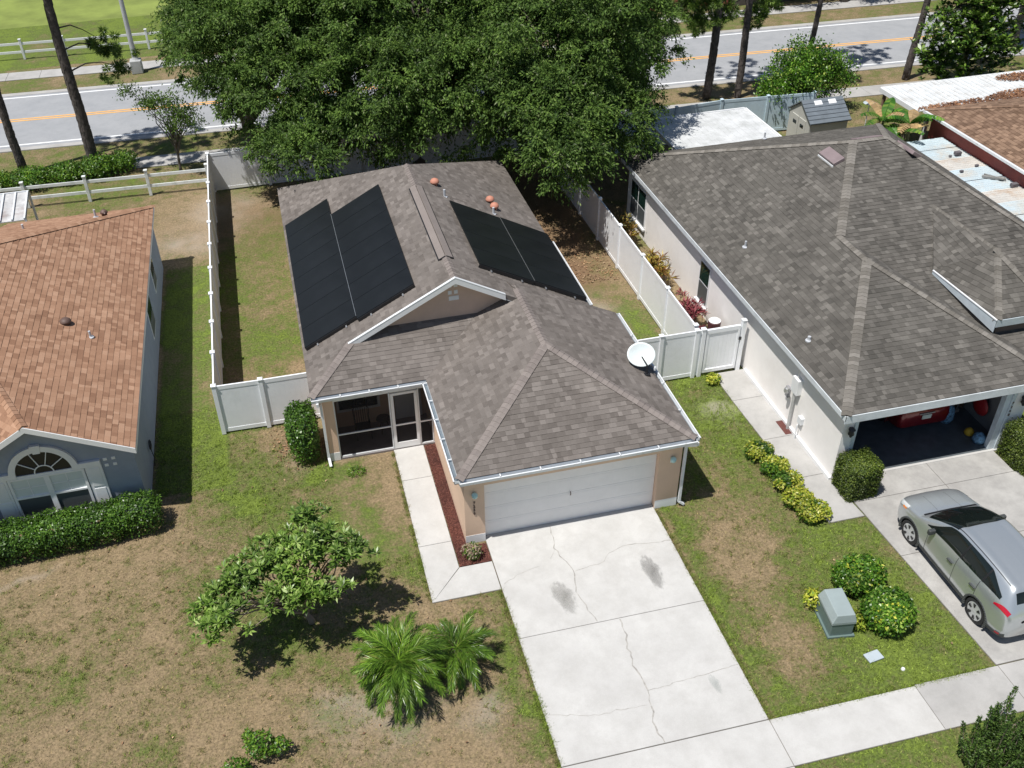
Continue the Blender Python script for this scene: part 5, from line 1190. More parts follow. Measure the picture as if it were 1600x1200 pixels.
# garage clutter
def clutter(name, label, cat, bld, m, **kw):
    o = bld.build(name, m, None, **kw); tag(o, label, cat); return o
clutter('garbage_bag', 'blue patterned bag standing by the garage wall', 'bag', MB().lathe((14.75,1.3,.04), [(.16,0),(.22,.15),(.2,.45),(.12,.62),(.05,.66)], 12), M['bluec'], smooth=True)
clutter('beach_towel', 'yellow towel bundle lying on the garage floor edge', 'towel', MB().lathe((15.04,.55,.04), [(.10,0),(.15,.06),(.12,.17),(.06,.23),(.02,.24)], 12), M['yel'], smooth=True)
clutter('plastic_bag', 'pale blue plastic bag beside the yellow towel', 'bag', MB().lathe((15.1,.18,.04), [(.14,0),(.2,.1),(.17,.24),(.07,.33),(.02,.35)], 12), M['bluec'], smooth=True)
clutter('sled', 'round red plastic saucer leaning against the garage side wall', 'sled', MB().lathe((15.5,.95,.75), [(.02,-.05),(.2,-.045),(.32,0),(.33,.02),(.3,.02)], 20, 'x'), M['red'], smooth=True)
SF = thing('shelf_unit', 'brown shelf unit with boxes against the garage back', 'shelf', (15.2,2.2,.04))
for z0 in (.1,.7,1.3,1.8): bx('shelf', M['wood'], SF, 14.9,15.65,1.7,2.9,z0,z0+.03)
for p in ((14.92,1.72),(15.63,1.72),(14.92,2.88),(15.63,2.88)): bx('upright', M['wood'], SF, p[0]-.02,p[0]+.02,p[1]-.02,p[1]+.02,.04,2.0)
clutter('storage_box', 'white plastic tub on the garage floor near the box hedge', 'tub', MB().lathe((10.85,.55,.04), [(.14,0),(.17,.22),(.18,.23),(.12,.25)], 14), M['whitec'])
clutter('bicycle_box', 'dark cardboard box standing on the brown shelf', 'box', MB().box(15.0,15.5,1.8,2.3,.73,1.15), M['wood'])
clutter('cardboard_box', 'brown cardboard box by the left inner wall of the open garage', 'box', MB().box(10.4,10.85,1.3,1.8,.04,.45), M['wood'])
clutter('broom', 'broom leaning on the inner wall near the round saucer', 'broom', MB().tube([(15.3,1.6,.04),(15.66,1.62,1.6)], .014, 6).box(15.2,15.42,1.57,1.63,.04,.14), M['lattice'])
clutter('stroller', 'dark folded stroller frame standing deep on the left side of the garage', 'stroller', MB().tube([(10.9,2.0,.2),(11.1,2.3,.9),(11.3,2.1,1.1)], .02, 6).tube([(11.3,2.0,.2),(11.0,2.3,.8)], .02, 6).lathe((10.9,2.0,.2), [(.14,-.02),(.14,.02)], 14, 'x').lathe((11.35,2.0,.2), [(.14,-.02),(.14,.02)], 14, 'x'), M['black'])
TC = thing('waste_bin', 'dark red bin with white lid beside the cream wall', 'bin', (9.75,7.15,0))
MB().lathe((9.75,7.15,0), [(.17,0),(.21,.6),(.22,.85),(.2,.86)], 16).build('body', plain('maroon_bin', (.09,.03,.035), .5), TC); MB().lathe((9.75,7.15,.86), [(.20,0),(.21,.03),(.12,.09),(.02,.11)], 16).build('lid', M['white'], TC)

# utility cabinet and cover
TF = thing('utility_cabinet', 'green metal utility cabinet standing before the round bushes', 'utility cabinet', (7.6,-4.8,0))
def quad(cx_, cy_, a, l, w):
    d = Vector((math.cos(a), math.sin(a))); n = Vector((-d.y, d.x)); c = Vector((cx_,cy_)); return [tuple(c+d*l/2*sx+n*w/2*sy) for sx,sy in ((-1,-1),(1,-1),(1,1),(-1,1))]
qa = quad(7.60,-4.80,R(82),.88,.56)
b = MB(); b.poly2(qa,0,.50); b.build('cabinet_body', M['boxgreen'], TF, bevel=.02)
b = MB(); lo_ = quad(7.60,-4.80,R(82),.92,.60); hi_ = quad(7.62,-4.80,R(82),.84,.44)
b.add([(*p,.44) for p in lo_]+[(*p,.52) for p in lo_]+[(*p,.74) for p in hi_], [(0,1,2,3),(0,4,5,1),(1,5,6,2),(2,6,7,3),(3,7,4,0),(4,8,9,5),(5,9,10,6),(6,10,11,7),(7,11,8,4),(8,11,10,9)]); b.build('hood', M['boxtop'], TF, bevel=.015)
b = MB(); b.poly2(quad(7.6,-4.8,R(82),.98,.66),-.02,.05); b.build('pad', M['boxgreen'], TF)
o = MB().poly2(quad(7.98,-5.97,R(8),.40,.26),0,.045).build('utility_cover', M['plate'], None, bevel=.01); tag(o, 'flat pale grey utility cover set in the lawn', 'utility cover')
o = MB().lathe((8.45,-6.45,0), [(.05,0),(.04,.04),(.01,.05)], 8).build('paper_scrap', M['white'], None); tag(o, 'small crumpled white paper scrap on the grass near the sidewalk', 'litter')

# ================================================================== VEGETATION
def limbs(parent, base, h, r, targets, m, lean=(0,0), kids=True, nseg=6, trunk_pts=None):
    """trunk plus one limb to each target"""
    base = Vector(base); top = base+Vector((lean[0],lean[1],h)); tp = []
    for i in range(nseg+1):
        t = i/nseg; tp.append(base.lerp(top, t)+Vector((random.gauss(0,r*.25),random.gauss(0,r*.25),0))*(0 if i == 0 else 1))
    tk = MB().tube(tp, [r*(1.25-.5*i/nseg) if i else r*1.5 for i in range(nseg+1)], 10).build('trunk', m, parent, True)
    b = MB()
    for tg in targets:
        tg = Vector(tg); s_ = tp[random.randint(max(1,nseg//2), nseg)]; pts = []; n = 6
        for i in range(n+1):
            t = i/n; p = s_.lerp(tg, t); p.z += (tg.z-s_.z)*.0+math.sin(t*math.pi)*.12*(tg-s_).length; p += Vector((random.gauss(0,.06),random.gauss(0,.06),random.gauss(0,.04)))*(tg-s_).length*.5*(t*(1-t)*4); pts.append(p)
        b.tube(pts, [r*.5*(1-i/n)+r*.07 for i in range(n+1)], 6)
    if targets: b.build('branches', m, parent, True)
    return tk
def ellpts(ells, n, shell=.35, upper=0.0, bumps=.24):
    vol = np.array([e[3]*e[4]*e[5] for e in ells])**(2/3); pick = rng.choice(len(ells), n, p=vol/vol.sum()); e = np.array(ells)[pick]
    d = norm(rnd(n)); low = d[:,2] < -.25; d[low&(rng.random(n)<.6),2] *= -1
    rr = 1-shell*rng.random(n)**1.3
    ph = np.sin(d[:,0]*7+pick)*np.sin(d[:,1]*6+1.7*pick)*np.sin(d[:,2]*5)*bumps
    p = e[:,:3]+d*e[:,3:]*(rr+ph)[:,None]; return p, d
def crown(name, ells, ncl, rcl, per, L, W, mat, parent, flat=.5, droop=.0, shell=.35):
    c, d = ellpts(ells, ncl, shell)
    rs = rcl*rng.uniform(.55,1.3,ncl)
    if flat < 0:
        tw = 16; ti = np.repeat(np.arange(ncl), tw); td = norm(rnd(len(ti))*[1,1,.45]+d[ti]*.9+[0,0,.10]); tl = rs[ti]*rng.uniform(.7,1.5,len(ti))
        m_ = max(6, per//tw); li = np.repeat(np.arange(len(ti)), m_); t = rng.random(len(li))**.8
        p = c[ti][li]+td[li]*(tl[li]*t)[:,None]; p[:,2] -= droop*(tl[li]*t)**2; p += rnd(len(li))*.045
        ax = td[li]*.9+rnd(len(li))*.55; ax[:,2] -= .25+.5*t; nr = rnd(len(li))*.6+d[ti][li]*.5+[0,0,.75]
        n = len(li); return leafquads(name, p, ax, nr, L*rng.uniform(.6,1.4,n), W*rng.uniform(.7,1.3,n), mat, parent), c
    idx = np.repeat(np.arange(ncl), (per*(rs/rcl)**2).astype(int)+4)
    o = rnd(len(idx)); o = norm(o)*rng.random((len(idx),1))**.5; o[:,2] *= flat; o *= rs[idx][:,None]
    p = c[idx]+o; p[:,2] -= droop*(o[:,0]**2+o[:,1]**2)/rs[idx]
    nr = norm(o/rs[idx][:,None]*1.2+d[idx]*.5+rnd(len(idx))*.55+[0,0,.45]); ax = np.cross(nr, rnd(len(idx)))
    n = len(idx); return leafquads(name, p, ax, nr, L*rng.uniform(.6,1.4,n), W*rng.uniform(.7,1.3,n), mat, parent), c
def tree_oak(name, label, base, h, r, ells, ncl, per, group):
    T = thing(name, label, 'tree', base, group)
    cr, c = crown('crown', ells, int(ncl*1.25), .62, int(per*1.7), .145, .058, LM['oak'], T, -1, .38, .5)
    k = np.random.default_rng(3).choice(len(c), 26, replace=False); tg = [tuple(c[i]*.85+np.array([base[0],base[1],h])*.15) for i in k]
    limbs(T, base, h, r, tg, M['bark_oak']); return T
grp = 'live oaks behind the solar roof house'
tree_oak('oak_tree', 'broad dark live oak at the white back fence corner, its bough over the panel roof', (-5.0,27.6,0), 3.2, .30,
  [(-4.3,25.3,6.2,3.2,3.6,3.0),(-3.4,29.5,7.6,3.6,3.4,2.6),(-3.2,22.4,4.9,2.9,2.6,2.0),(-2.9,18.5,3.75,1.5,1.7,.85),(-3.6,19.8,3.6,1.1,1.4,.8),(-6.2,28,5.9,1.9,2.5,2.0),(-1.0,25.5,7.4,3.2,3.6,2.4),(-2.4,21.4,3.7,1.5,1.4,1.5),(-1.6,29,5.0,3,2.5,2.0)], 860, 130, grp)
tree_oak('oak_tree', 'tall dense live oak crown rising behind the roof ridge', (2.6,24.6,0), 3.4, .36,
  [(2.2,24.5,7.4,4.6,4.6,3.0),(1.2,20.9,5.0,3.8,2.5,2.1),(4.2,19.9,5.2,2.8,2.6,2.2),(3.2,29.5,8.4,4.6,3.6,2.4),(.0,19.9,3.7,2.0,1.3,1.4),(3.2,19.8,3.6,2.4,1.3,1.5),(2.5,23,5,4,2.5,2.2),(3.4,28,5.4,4,2.5,2.0)], 1080, 130, grp)
tree_oak('oak_tree', 'wide live oak spreading over the roof corner of the cream house', (9.3,21.0,0), 3.0, .34,
  [(8.4,21.2,6.9,4.4,4.8,3.1),(11.4,22.3,5.6,2.2,3.0,2.4),(7.4,17.3,4.9,2.3,2.4,1.9),(6.9,15.1,3.9,1.7,1.5,1.25),(9.0,26.6,7.8,4.2,3.8,2.5),(5.6,18.3,5.3,1.7,1.9,1.5),(9.4,16.9,4.3,1.5,1.6,1.3),(12.0,24.5,4.3,2.0,2.0,1.4),(6.1,19.0,3.7,1.7,1.5,1.5),(9.5,19.5,4.5,2.5,2,1.6),(8.5,25,5.2,3,2.5,2)], 1150, 130, grp)

def pine(label, x_, y_, h, r, lean=(0,0), group='tall pines along the road behind the houses', tufts=(), col='pine'):
    T = thing('pine_tree', label, 'tree', (x_,y_,0), group)
    n = 14; pts = []; 
    for i in range(n+1):
        t = i/n; pts.append((x_+lean[0]*t+.06*math.sin(t*9+x_), y_+lean[1]*t+.05*math.cos(t*7+x_), h*t))
    b = MB().tube(pts, [r*(1.12-.62*i/n) for i in range(n+1)], 14); tk = b.build('trunk', M['bark'], T, True)
    # bark plates
    rr = random.Random(int(x_*10)); pl = MB()
    for k in range(420):
        z_ = rr.uniform(0,min(h,9.5)); t = z_/h; a = rr.uniform(0,6.28); c = Vector(pts[min(int(t*n),n)]).lerp(Vector(pts[min(int(t*n)+1,n)]), t*n-int(t*n)); rad = r*(1.12-.62*t)*.985
        u = Vector((math.cos(a),math.sin(a),0)); w_ = Vector((-u.y,u.x,0)); hw = rr.uniform(.03,.06); hl = rr.uniform(.06,.14)
        p = c+u*rad; pl.prism([p-w_*hw+Vector((0,0,-hl)), p+w_*hw*.8+Vector((0,0,-hl*.9)), p+w_*hw+Vector((0,0,hl)), p-w_*hw*.7+Vector((0,0,hl*1.1))], u*rr.uniform(.008,.02))
    q = pl.build('bark_plates', M['bark'], T); q['kind'] = 'stuff'
    P_ = []; A_ = []; br = MB()
    tops = [(x_+lean[0]+rr.uniform(-2.2,2.2), y_+lean[1]+rr.uniform(-2.2,2.2), rr.uniform(h*.78,h+1.2)) for _ in range(10)]
    for (tx,ty,tz) in list(tufts)+tops:
        t = min((tz+1.3)/h, .97); s_ = Vector(pts[min(int(t*n),n)]); e_ = Vector((tx,ty,tz)); br.tube([s_, s_.lerp(e_,.35)+Vector((.05,.1,.28)), s_.lerp(e_,.7)+Vector((-.06,.05,.25)), e_], [.04,.03,.02,.01], 5)
        for k in range(11 if (tx,ty,tz) in tufts else 10):
            c = np.array(e_)+rng.normal(0,.38,3)*[1,1,.7]; m_ = 120; d = norm(rnd(m_)+[0,0,-.25]); P_.append(c+d*.03); A_.append(d)
    br.build('branches', M['bark'], T, True); P_ = np.concatenate(P_); A_ = np.concatenate(A_)
    leafquads('needles', P_, A_, rnd(len(P_)), rng.uniform(.18,.32,len(P_)), .03, LM[col], T); return T
pine('tall dark pine trunk rising from the hedge with one low leafy branch', -12.35, 28.0, 13.5, .235, (.12,0), tufts=[(-10.9,29.6,5.7),(-10.5,29.9,5.1),(-10.4,30.2,4.2)])
pine('thin dark pine trunk at the edge of the photo beside the hedge', -15.65, 28.9, 13, .18, (-.2,0))
pine('pine with bright needle tufts on its left, in front of the boundary wall', 18.85, 28.2, 14, .19, (.25,.1), tufts=[(17.5,28.2,4.9),(17.0,28,5.6),(17.9,28.0,4.0),(16.8,28.1,4.9),(18.3,27.9,5.3),(17.4,27.7,5.9),(18.1,27.6,4.6),(17.2,27.8,4.3)])
pine('pine standing second from the oak crown behind the pale blue fence', 20.4, 27.9, 14, .165, (.2,0), tufts=[(19.6,28.4,4.6),(21.3,28.6,4.3),(21.9,28.7,4.6),(19.4,28.6,4.1),(20.9,28.3,3.9)])
pine('slim pine behind the leafy green bush at the road edge', 24.6, 28.6, 13, .125, (.45,0))
pine('lone pine trunk beside the glossy magnolia', 30.2, 27.6, 13, .165, (.3,0))

def rosette_tree(T, centers, nleaf, L, W, mat, name='crown', up=.35):
    c = np.asarray(centers); n = len(c); idx = np.repeat(np.arange(n), nleaf); a = rng.uniform(0,2*np.pi,len(idx)); el = rng.uniform(-.25,1.0,len(idx))
    d = np.stack([np.cos(a)*np.cos(el), np.sin(a)*np.cos(el), np.sin(el)],1); d += rnd(len(idx))*.12; d = norm(d)
    s_ = rng.uniform(.7,1.25,n)[idx]
    nr = np.stack([-d[:,0]*d[:,2], -d[:,1]*d[:,2], 1-d[:,2]**2+.1],1)+rnd(len(idx))*.2
    return leafquads(name, c[idx]+d*.015, d, nr, L*s_*rng.uniform(.8,1.15,len(idx)), W*s_, mat, T)
# front yard tree
FT = thing('small_tree', 'young tree with clustered glossy leaves on the dry front lawn', 'tree', (-4.85,-1.62,0))
cen = []
ells_ = [(-6.75,-2.5,1.78,.75,.7,.42),(-6.9,-2.1,1.7,.5,.5,.35),(-6.2,-1.75,2.05,.85,.8,.42),(-5.3,-1.45,2.25,1.0,.85,.5),(-4.35,-1.55,2.45,.95,.75,.5),(-3.75,-1.75,2.35,.75,.5,.4),(-4.6,-.75,2.7,.6,.4,.35),(-5.2,-2.35,1.95,.85,.5,.4),(-4.35,-2.5,1.9,.6,.4,.35)]
c, d = ellpts(ells_, 620, .9); rosette_tree(FT, c, 16, .17, .052, LM['plum'])
c2 = c[rng.choice(len(c), 60, replace=False)]
limbs(FT, (-4.85,-1.62,0), .9, .065, [tuple(q_) for q_ in c2], M['twig'], lean=(-.15,-.05))
# palms
def palm(name, label, cx_, cy_, h, nf, L, rl, tilt0=.2, tw=.03, seed=1, group=None, cz=0):
    T = thing(name, label, 'palm', (cx_,cy_,0), group); rr = random.Random(seed)
    MB().tube([(cx_,cy_,0),(cx_,cy_,h*.6),(cx_+.02,cy_,h)], [.13,.15,.10], 10).build('trunk', M['bark_oak'], T, True)
    for f in range(nf):
        a = f*2.39996+rr.uniform(-.2,.2); el = 1.15-1.35*(f/nf)+rr.uniform(-.12,.12); ln = L*rr.uniform(.8,1.15); n = 16
        pts = []; p = Vector((cx_,cy_,h)); e_ = el
        for i in range(n+1):
            pts.append(p.copy()); p = p+Vector((math.cos(a)*math.cos(e_), math.sin(a)*math.cos(e_), math.sin(e_)))*ln/n; e_ -= (1.25+rr.uniform(0,.3))/n
        fr = MB().tube(pts, [.016*(1-i/n)+.003 for i in range(n+1)], 5).build('frond', LM['palm'], T)
        P_ = []; A_ = []; N_ = []
        for i in range(2, n):
            for j in range(10):
                q_ = pts[i].lerp(pts[i+1], j/10)+Vector((rr.gauss(0,.012),rr.gauss(0,.012),rr.gauss(0,.012))); d = (pts[i+1]-pts[i]).normalized(); s_ = Vector((-math.sin(a),math.cos(a),0)); u_ = s_.cross(d)
                t = (i+j/10)/n; l_ = rl*math.sin(min(1,t*1.25+.1)*math.pi*.62+.3)*(1.05-.35*t)
                for sg in (-1,1):
                    dd = (d*rr.uniform(.85,1.25)+s_*sg*rr.uniform(.3,.75)+u_*rr.uniform(-.65,.45)+Vector((0,0,-.30))).normalized(); P_.append(q_); A_.append(dd*l_); N_.append(-u_*(1 if u_.z<0 else -1)+Vector((rr.gauss(0,.35),rr.gauss(0,.35),rr.gauss(0,.2))))
        A_ = np.array(A_); Ls = np.linalg.norm(A_,axis=1)
        leafquads('leaflets', np.array(P_), A_, np.array(N_), Ls, tw, LM['palm'], fr)
    # dry leaf bases
    return T
palm('palm', 'big bushy palm with glossy drooping fronds on the bare lawn', -3.0, -4.0, .9, 34, 1.25, .40, seed=4, tw=.013, group='palms on the front lawn')
palm('palm', 'smaller open palm beside the bigger one, near the path corner', -1.6, -3.75, .6, 17, 1.05, .36, seed=9, tw=.012, group='palms on the front lawn')
def shrub(name, label, cat, ells, n, L, W, mat, group=None, p=2., stems=True, shell=.28, parent=None, h0=.05, mix=None):
    e0 = ells[0]; T = thing(name, label, cat, (e0[0],e0[1],0), group)
    vol = np.array([e[3]*e[4]*e[5] for e in ells])**(2/3); pick = rng.choice(len(ells), n, p=vol/vol.sum()); e = np.array(ells, float)[pick]
    d = norm(rnd(n)); d[:,2] = np.where(rng.random(n)<.55, np.abs(d[:,2]), d[:,2]); r_ = 1/((np.abs(d)**p).sum(1)**(1/p))
    if p >= 10:
        fc = rng.integers(0,5,n); q_ = rng.uniform(-1,1,(n,3)); q_[fc==0,0] = 1; q_[fc==1,0] = -1; q_[fc==2,1] = 1; q_[fc==3,1] = -1; q_[fc==4,2] = 1
        r_ = np.linalg.norm(q_,axis=1); d = q_/r_[:,None]; r_ = r_*np.where((np.abs(q_)>.86).sum(1)>=2,.95,1.0)
    rr = r_*(1-shell*rng.random(n)**1.5)*(1+.05*np.sin(d[:,0]*9)*np.sin(d[:,1]*8)+.03*rng.normal(size=n)); pt = e[:,:3]+d*e[:,3:]*rr[:,None]; k = pt[:,2] > h0; pt, d = pt[k], d[k]; m_ = len(pt)
    nr = norm(d*.9+rnd(m_)*.6+[0,0,.3]); ax = np.cross(nr, rnd(m_))
    if mix:
        km = rng.random(m_) < mix[1]*np.clip(.3+d[:,2],0,1)*2*(vn(pt[:,0]*3,pt[:,1]*3,1.0)>(.25 if mix[1]>.5 else .45))
        leafquads('flowering_tips', pt[km]+d[km]*.02, ax[km], nr[km], L*rng.uniform(.7,1.3,km.sum()), W, mix[0], T); pt, ax, nr = pt[~km], ax[~km], nr[~km]; m_ = len(pt)
    leafquads('foliage', pt-ax*0, ax, nr, L*rng.uniform(.6,1.35,m_), W*rng.uniform(.8,1.2,m_), mat, T)
    if stems:
        b = MB()
        for e in ells:
            for k in range(7):
                a = random.uniform(0,6.28); b.tube([(e[0]+random.uniform(-.05,.05),e[1]+random.uniform(-.05,.05),0),(e[0]+math.cos(a)*e[3]*.35,e[1]+math.sin(a)*e[4]*.35,e[2]*.7),(e[0]+math.cos(a)*e[3]*.75,e[1]+math.sin(a)*e[4]*.75,e[2]+e[5]*.3)], [.022,.015,.006], 5)
        b.build('stems', M['twig'], T)
    return T
shrub('shrub', 'rounded dark green clipped shrub standing beside the porch corner', 'shrub', [(-4.42,4.98,.75,.44,.78,.80)], 9000, .085, .05, LM['hedge'], p=4)
shrub('hedge', 'clipped green hedge below the arched window of the blue house', 'hedge', [(-9.25,2.95,.48,.70,.50,.54),(-10.3,2.85,.46,.75,.52,.52),(-11.3,2.8,.47,.75,.52,.53),(-12.3,2.75,.46,.75,.52,.52),(-13.3,2.75,.46,.7,.52,.52)], 34000, .075, .042, LM['hedge'], p=4.5)
shrub('hedge', 'loose green hedge around the pine trunks behind the two rail fence', 'hedge', [(-16.8,27.4,.35,1.0,.75,.5),(-15.1,27.2,.4,1.1,.8,.55),(-13.5,27.4,.4,1.0,.8,.52),(-12.1,27.6,.45,.9,.9,.6),(-11.0,28.0,.4,.75,.8,.52)], 14000, .13, .06, LM['light'], p=2, shell=.7)
shrub('shrub', 'boxy clipped shrub at the side corner of the open garage', 'shrub', [(10.52,-.72,.56,.48,.45,.60)], 20000, .05, .032, LM['boxh'], 'clipped shrubs framing the open garage', p=12, shell=.16)
shrub('shrub', 'boxy clipped shrub at the numbered garage pillar, partly yellowed', 'shrub', [(15.85,-.85,.60,.55,.55,.62)], 18000, .05, .032, LM['boxh'], 'clipped shrubs framing the open garage', p=12, shell=.16)
shrub('shrub', 'bright green bush behind the green utility cabinet', 'shrub', [(8.72,-3.92,.42,.66,.50,.50)], 6000, .095, .052, LM['bright'], 'bright round bushes beside the utility cabinet', mix=(LM['yellow'],.03))
shrub('shrub', 'bright round bush closest to the flat utility cover', 'shrub', [(8.78,-5.12,.42,.62,.58,.52)], 6500, .095, .052, LM['bright'], 'bright round bushes beside the utility cabinet', mix=(LM['yellow'],.03))
shrub('weed_clump', 'pale yellow green weeds poking out behind the cabinet corner', 'weeds', [(7.35,-4.2,.22,.22,.28,.25)], 260, .11, .05, LM['yellow'], stems=False)
shrub('weed_clump', 'pale yellow green weeds between the cabinet and the round bush', 'weeds', [(8.06,-4.95,.15,.16,.36,.22)], 300, .10, .045, LM['yellow'], stems=False)
for i,(x_,y_,r_,lb) in enumerate([(8.50,1.25,.34,'topmost yellow leaved shrub beside the concrete side path'),(8.62,.55,.32,'second yellow leaved shrub down the side path row'),(8.68,-.15,.34,'middle yellow leaved shrub of the side path row'),(8.62,-.85,.33,'fourth yellow leaved shrub of the side path row'),(8.80,-1.42,.38,'bushy yellow leaved shrub at the bottom end of the side path row')]):
    shrub('shrub', lb, 'shrub', [(x_,y_,.24,r_,r_*.95,.26),(x_+.30,y_+.05,.18,r_*.7,r_*.9,.2)], 1500, .085, .05, LM['hedge' if i in (0,2) else 'light'], 'yellow leaved shrubs along the side path', stems=False, mix=(LM['yellow'],.95))
shrub('shrub', 'tiny yellow leaved plant in front of the vinyl gate', 'shrub', [(8.80,4.95,.18,.24,.20,.18)], 380, .09, .055, LM['yellow'], stems=False)
shrub('shrub', 'small sparse shrub in the mulch at the garage corner', 'shrub', [(-.50,-.52,.25,.26,.22,.26)], 520, .07, .035, LM['light'], mix=(leafmat('pinkish_tips', [(0,(.3,.2,.15)),(1,(.45,.38,.28))], .2), .4))
shrub('shrub', 'small bright green shrub at the bottom edge of the dry lawn', 'shrub', [(-6.25,-5.05,.38,.34,.30,.34),(-6.8,-5.45,.28,.33,.26,.25),(-5.85,-5.1,.30,.22,.2,.22),(-6.5,-4.75,.35,.14,.14,.2)], 1500, .08, .045, LM['light'])
shrub('shrub', 'low green weed patch near the path beside the porch', 'weeds', [(-3.05,3.62,.06,.28,.2,.10)], 420, .07, .02, LM['light'], stems=False, h0=0)
# dark shrub at the bottom corner: upright spikes
DS = thing('shrub', 'dark spiky shrub at the bottom corner in front of the sidewalk', 'shrub', (9.0,-9.4,0))
P_ = []; A_ = []; b = MB()
for k in range(120):
    x_ = 9.15+random.gauss(0,.66); y_ = -9.15+random.gauss(0,.42); h_ = (.55+1.2*random.random()**1.6)*(1-.22*abs(x_-9.1)); dx_ = (x_-9.2)*.35+random.gauss(0,.08); dy_ = random.gauss(0,.12)
    if h_ < .2: continue
    b.tube([(x_,y_,0),(x_+dx_,y_+dy_,h_)], [.012,.004], 4); m_ = int(h_*300); t = rng.random(m_)**.8; rad = (.125*(1-t)+.015)
    off_ = norm(rnd(m_))*rad[:,None]; P_.append(np.stack([x_+dx_*t, y_+dy_*t, h_*t],1)+off_*.6); A_.append(norm(off_/rad[:,None]+[0,0,.7]))
b.build('stems', M['twig'], DS); P_ = np.concatenate(P_); A_ = np.concatenate(A_); leafquads('foliage', P_, A_, rnd(len(P_)), rng.uniform(.04,.075,len(P_)), .028, LM['juniper'], DS)
# strappy plants between the fence and the cream wall
def strappy(label, x_, y_, n, L, mat, grp_):
    T = thing('strappy_plant', label, 'plant', (x_,y_,0), grp_); c = np.stack([rng.normal(x_,.13,n//12), rng.normal(y_,.38,n//12), rng.uniform(.35,.95,n//12)],1)
    rosette_tree(T, c, 13, L, .05, mat, 'foliage'); b = MB()
    for q_ in c: b.tube([(q_[0],q_[1],0),tuple(q_)], .01, 4)
    b.build('stems', M['twig'], T)
strappy('dark variegated plant below the double window of the cream house', 9.35, 14.6, 420, .26, LM['croton'], 'plants between the fence and the cream wall')
strappy('yellow and brown variegated plant between the two cream house windows', 9.4, 11.5, 620, .28, LM['croton'], 'plants between the fence and the cream wall')
strappy('pink red leaved plant next to the maroon bin', 9.35, 8.35, 300, .30, LM['cordyl'], 'plants between the fence and the cream wall')
# small street tree left of the oak
ST = thing('small_tree', 'slim dark young tree standing before the road beside the oak', 'tree', (-8.35,26.9,0))
c, d = ellpts([(-8.1,26.6,2.9,1.1,.9,1.1),(-9.0,27.0,3.4,.9,.8,.5),(-7.6,26.3,2.6,.8,.7,.7),(-9.9,27.3,3.9,.5,.5,.3)], 170, .9); idx = np.repeat(np.arange(170), 22)
p_ = c[idx]+rnd(len(idx))*.13; leafquads('crown', p_, rnd(len(idx)), rnd(len(idx))+[0,0,.6], rng.uniform(.08,.15,len(idx)), .06, LM['oak'], ST)
limbs(ST, (-8.35,26.9,0), 1.7, .06, [tuple(q_) for q_ in c[:34]], M['bark_oak'])
# magnolia, green bush
MG = thing('magnolia_tree', 'glossy magnolia tree in front of the road above the white patio cover', 'tree', (31.2,24.8,0))
c, d = ellpts([(29.9,23.6,3.2,2.3,2.0,2.2),(30.6,24.4,5.2,2.1,1.9,2.0),(31.3,23.6,2.4,1.9,1.5,1.4),(30.8,25.5,7.2,1.7,1.6,1.6),(32.6,23.8,4.2,1.5,1.3,1.8),(28.9,23.5,2.2,1.0,1.0,1.2)], 1250, .5)
rosette_tree(MG, c, 13, .30, .13, LM['magn']); limbs(MG, (31.2,24.8,0), 4.5, .16, [tuple(q_) for q_ in c[:30]], M['bark_oak'])
GB = thing('shrub', 'large loose green shrub tree behind the tan garden shed', 'shrub', (22.0,24.6,0))
c, d = ellpts([(21.4,24.2,1.9,1.6,1.3,1.3),(23.4,24.9,1.9,1.5,1.3,1.2),(22.3,25.1,2.7,1.5,1.2,1.0),(20.3,23.9,1.5,.9,.9,.9),(24.3,25.0,1.5,.8,.8,.8)], 520, .6); idx = np.repeat(np.arange(520), 32)
leafquads('crown', c[idx]+rnd(len(idx))*.17, rnd(len(idx)), rnd(len(idx))+[0,0,.7], rng.uniform(.09,.17,len(idx)), .075, LM['bright'], GB); limbs(GB, (22.2,24.6,0), 1.2, .08, [tuple(q_) for q_ in c[:30]], M['bark_oak'])
# banana plants
def banana(label, x_, y_, h, nl_, seed, dead=False):
    h += .35
    T = thing('banana_plant', label, 'banana plant', (x_,y_,0), 'banana plants behind the cream house'); rr = random.Random(seed)
    MB().tube([(x_,y_,0),(x_+.05,y_,h*.5),(x_,y_,h)], [.13,.11,.05], 10).build('stem', M['dry'] if False else plain('banana_stem', (.30,.30,.14), .7), T, True)
    for k in range(nl_):
        a = k*2.4+rr.uniform(-.3,.3)+seed; el = rr.uniform(.6,1.4); L = rr.uniform(1.0,1.6); n = 12; p = Vector((x_,y_,h)); pts = []
        for i in range(n+1): pts.append(p.copy()); p = p+Vector((math.cos(a)*math.cos(el),math.sin(a)*math.cos(el),math.sin(el)))*L/n; el -= rr.uniform(.08,.17)
        b = MB(); s_ = Vector((-math.sin(a),math.cos(a),0))
        for i in range(1, n):
            w0 = .24*math.sin(math.pi*i/n)**.6; g = rr.uniform(.0,.25)*(pts[i+1]-pts[i]).length
            d = (pts[i+1]-pts[i])*.88
            for sg in (-1,1): q0 = pts[i]; b.add([q0, q0+s_*sg*w0+Vector((0,0,-.06-rr.uniform(0,.05))), q0+d+s_*sg*w0+Vector((0,0,-.06)), q0+d], [(0,1,2,3)])
        b.tube(pts, [.02*(1-i/n)+.004 for i in range(n+1)], 4)
        b.build('leaf', LM['dry'] if (dead and k % 4 == 3) else LM['banana'], T, fix=False)
banana('banana plant with upright torn leaf by the shed', 22.3, 17.9, 1.9, 8, 1, True)
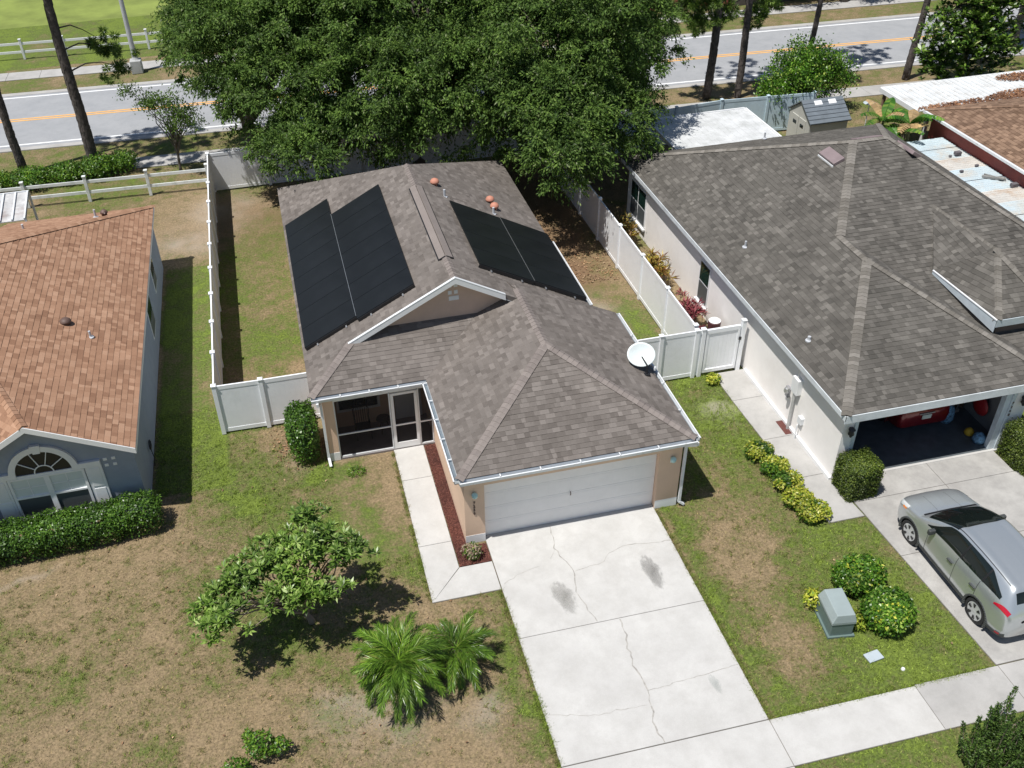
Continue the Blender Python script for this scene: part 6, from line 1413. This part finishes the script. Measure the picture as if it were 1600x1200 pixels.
banana('banana plant with dry brown leaves behind the hip roof corner', 23.0, 17.0, 2.0, 8, 3, True)
banana('short banana plant beside the pale blue sheet wall', 22.3, 16.7, 1.7, 7, 5, True)
MB_ = MB().tube([(22.35,19.2,0),(22.35,19.2,2.6)], .02, 6); UP = thing('garden_pole', 'thin pole with flat round top behind the tan shed', 'pole', (22.35,19.2,0)); MB_.build('pole', M['alu'], UP); MB().lathe((22.35,19.2,2.6), [(.05,0),(.28,.04),(.05,.10)], 14).build('pole_top', M['plate'], UP)
# roadside trees beyond the photo's top edge whose shade falls on the verge
for (x_,y_,z_,r_,lb) in ((29.5,42.4,8.6,3.0,'broad roadside tree shading the far sidewalk before the dark house'),(34.5,41.6,8.8,3.2,'second roadside tree shading the far verge near the magnolia'),(38.6,30.2,8.5,2.8,'roadside tree casting shade on the road beyond the magnolia')):
    T_ = thing('roadside_tree', lb, 'tree', (x_,y_,0), 'roadside trees by the far road'); cr, c = crown('crown', [(x_,y_,z_,r_,r_*.8,1.8)], 130, .7, 110, .22, .10, LM['oak'], T_, -1, .3, .8); limbs(T_, (x_,y_,0), 6, .2, [tuple(q_) for q_ in c[:14]], M['bark_oak'])
# leaves fallen on the ground
n_ = 1100
lx_ = np.concatenate([rng.uniform(4.9,8.2,n_), rng.uniform(-5.4,-3.7,260), rng.normal(-3,5,200)]); ly_ = np.concatenate([12+rng.exponential(2.5,n_), rng.normal(5.3,.5,260), rng.uniform(-6.5,4,200)])
kk = ~inside(lx_, ly_, NOG)&(ly_<24); lx_, ly_ = lx_[kk], ly_[kk]; p_ = np.stack([lx_,ly_,np.full(len(lx_),.03)],1)
o = leafquads('fallen_leaves', p_, rnd(len(p_))*[1,1,.2], rnd(len(p_))*.3+[0,0,1], rng.uniform(.05,.10,len(p_)), .045, leafmat('fallen_leaves', [(0,(.13,.065,.035)),(.6,(.28,.16,.09)),(1,(.48,.34,.22))], 0, .8)); tag(o, 'dry brown fallen leaves scattered on the side yard ground', 'leaves', kind='stuff')
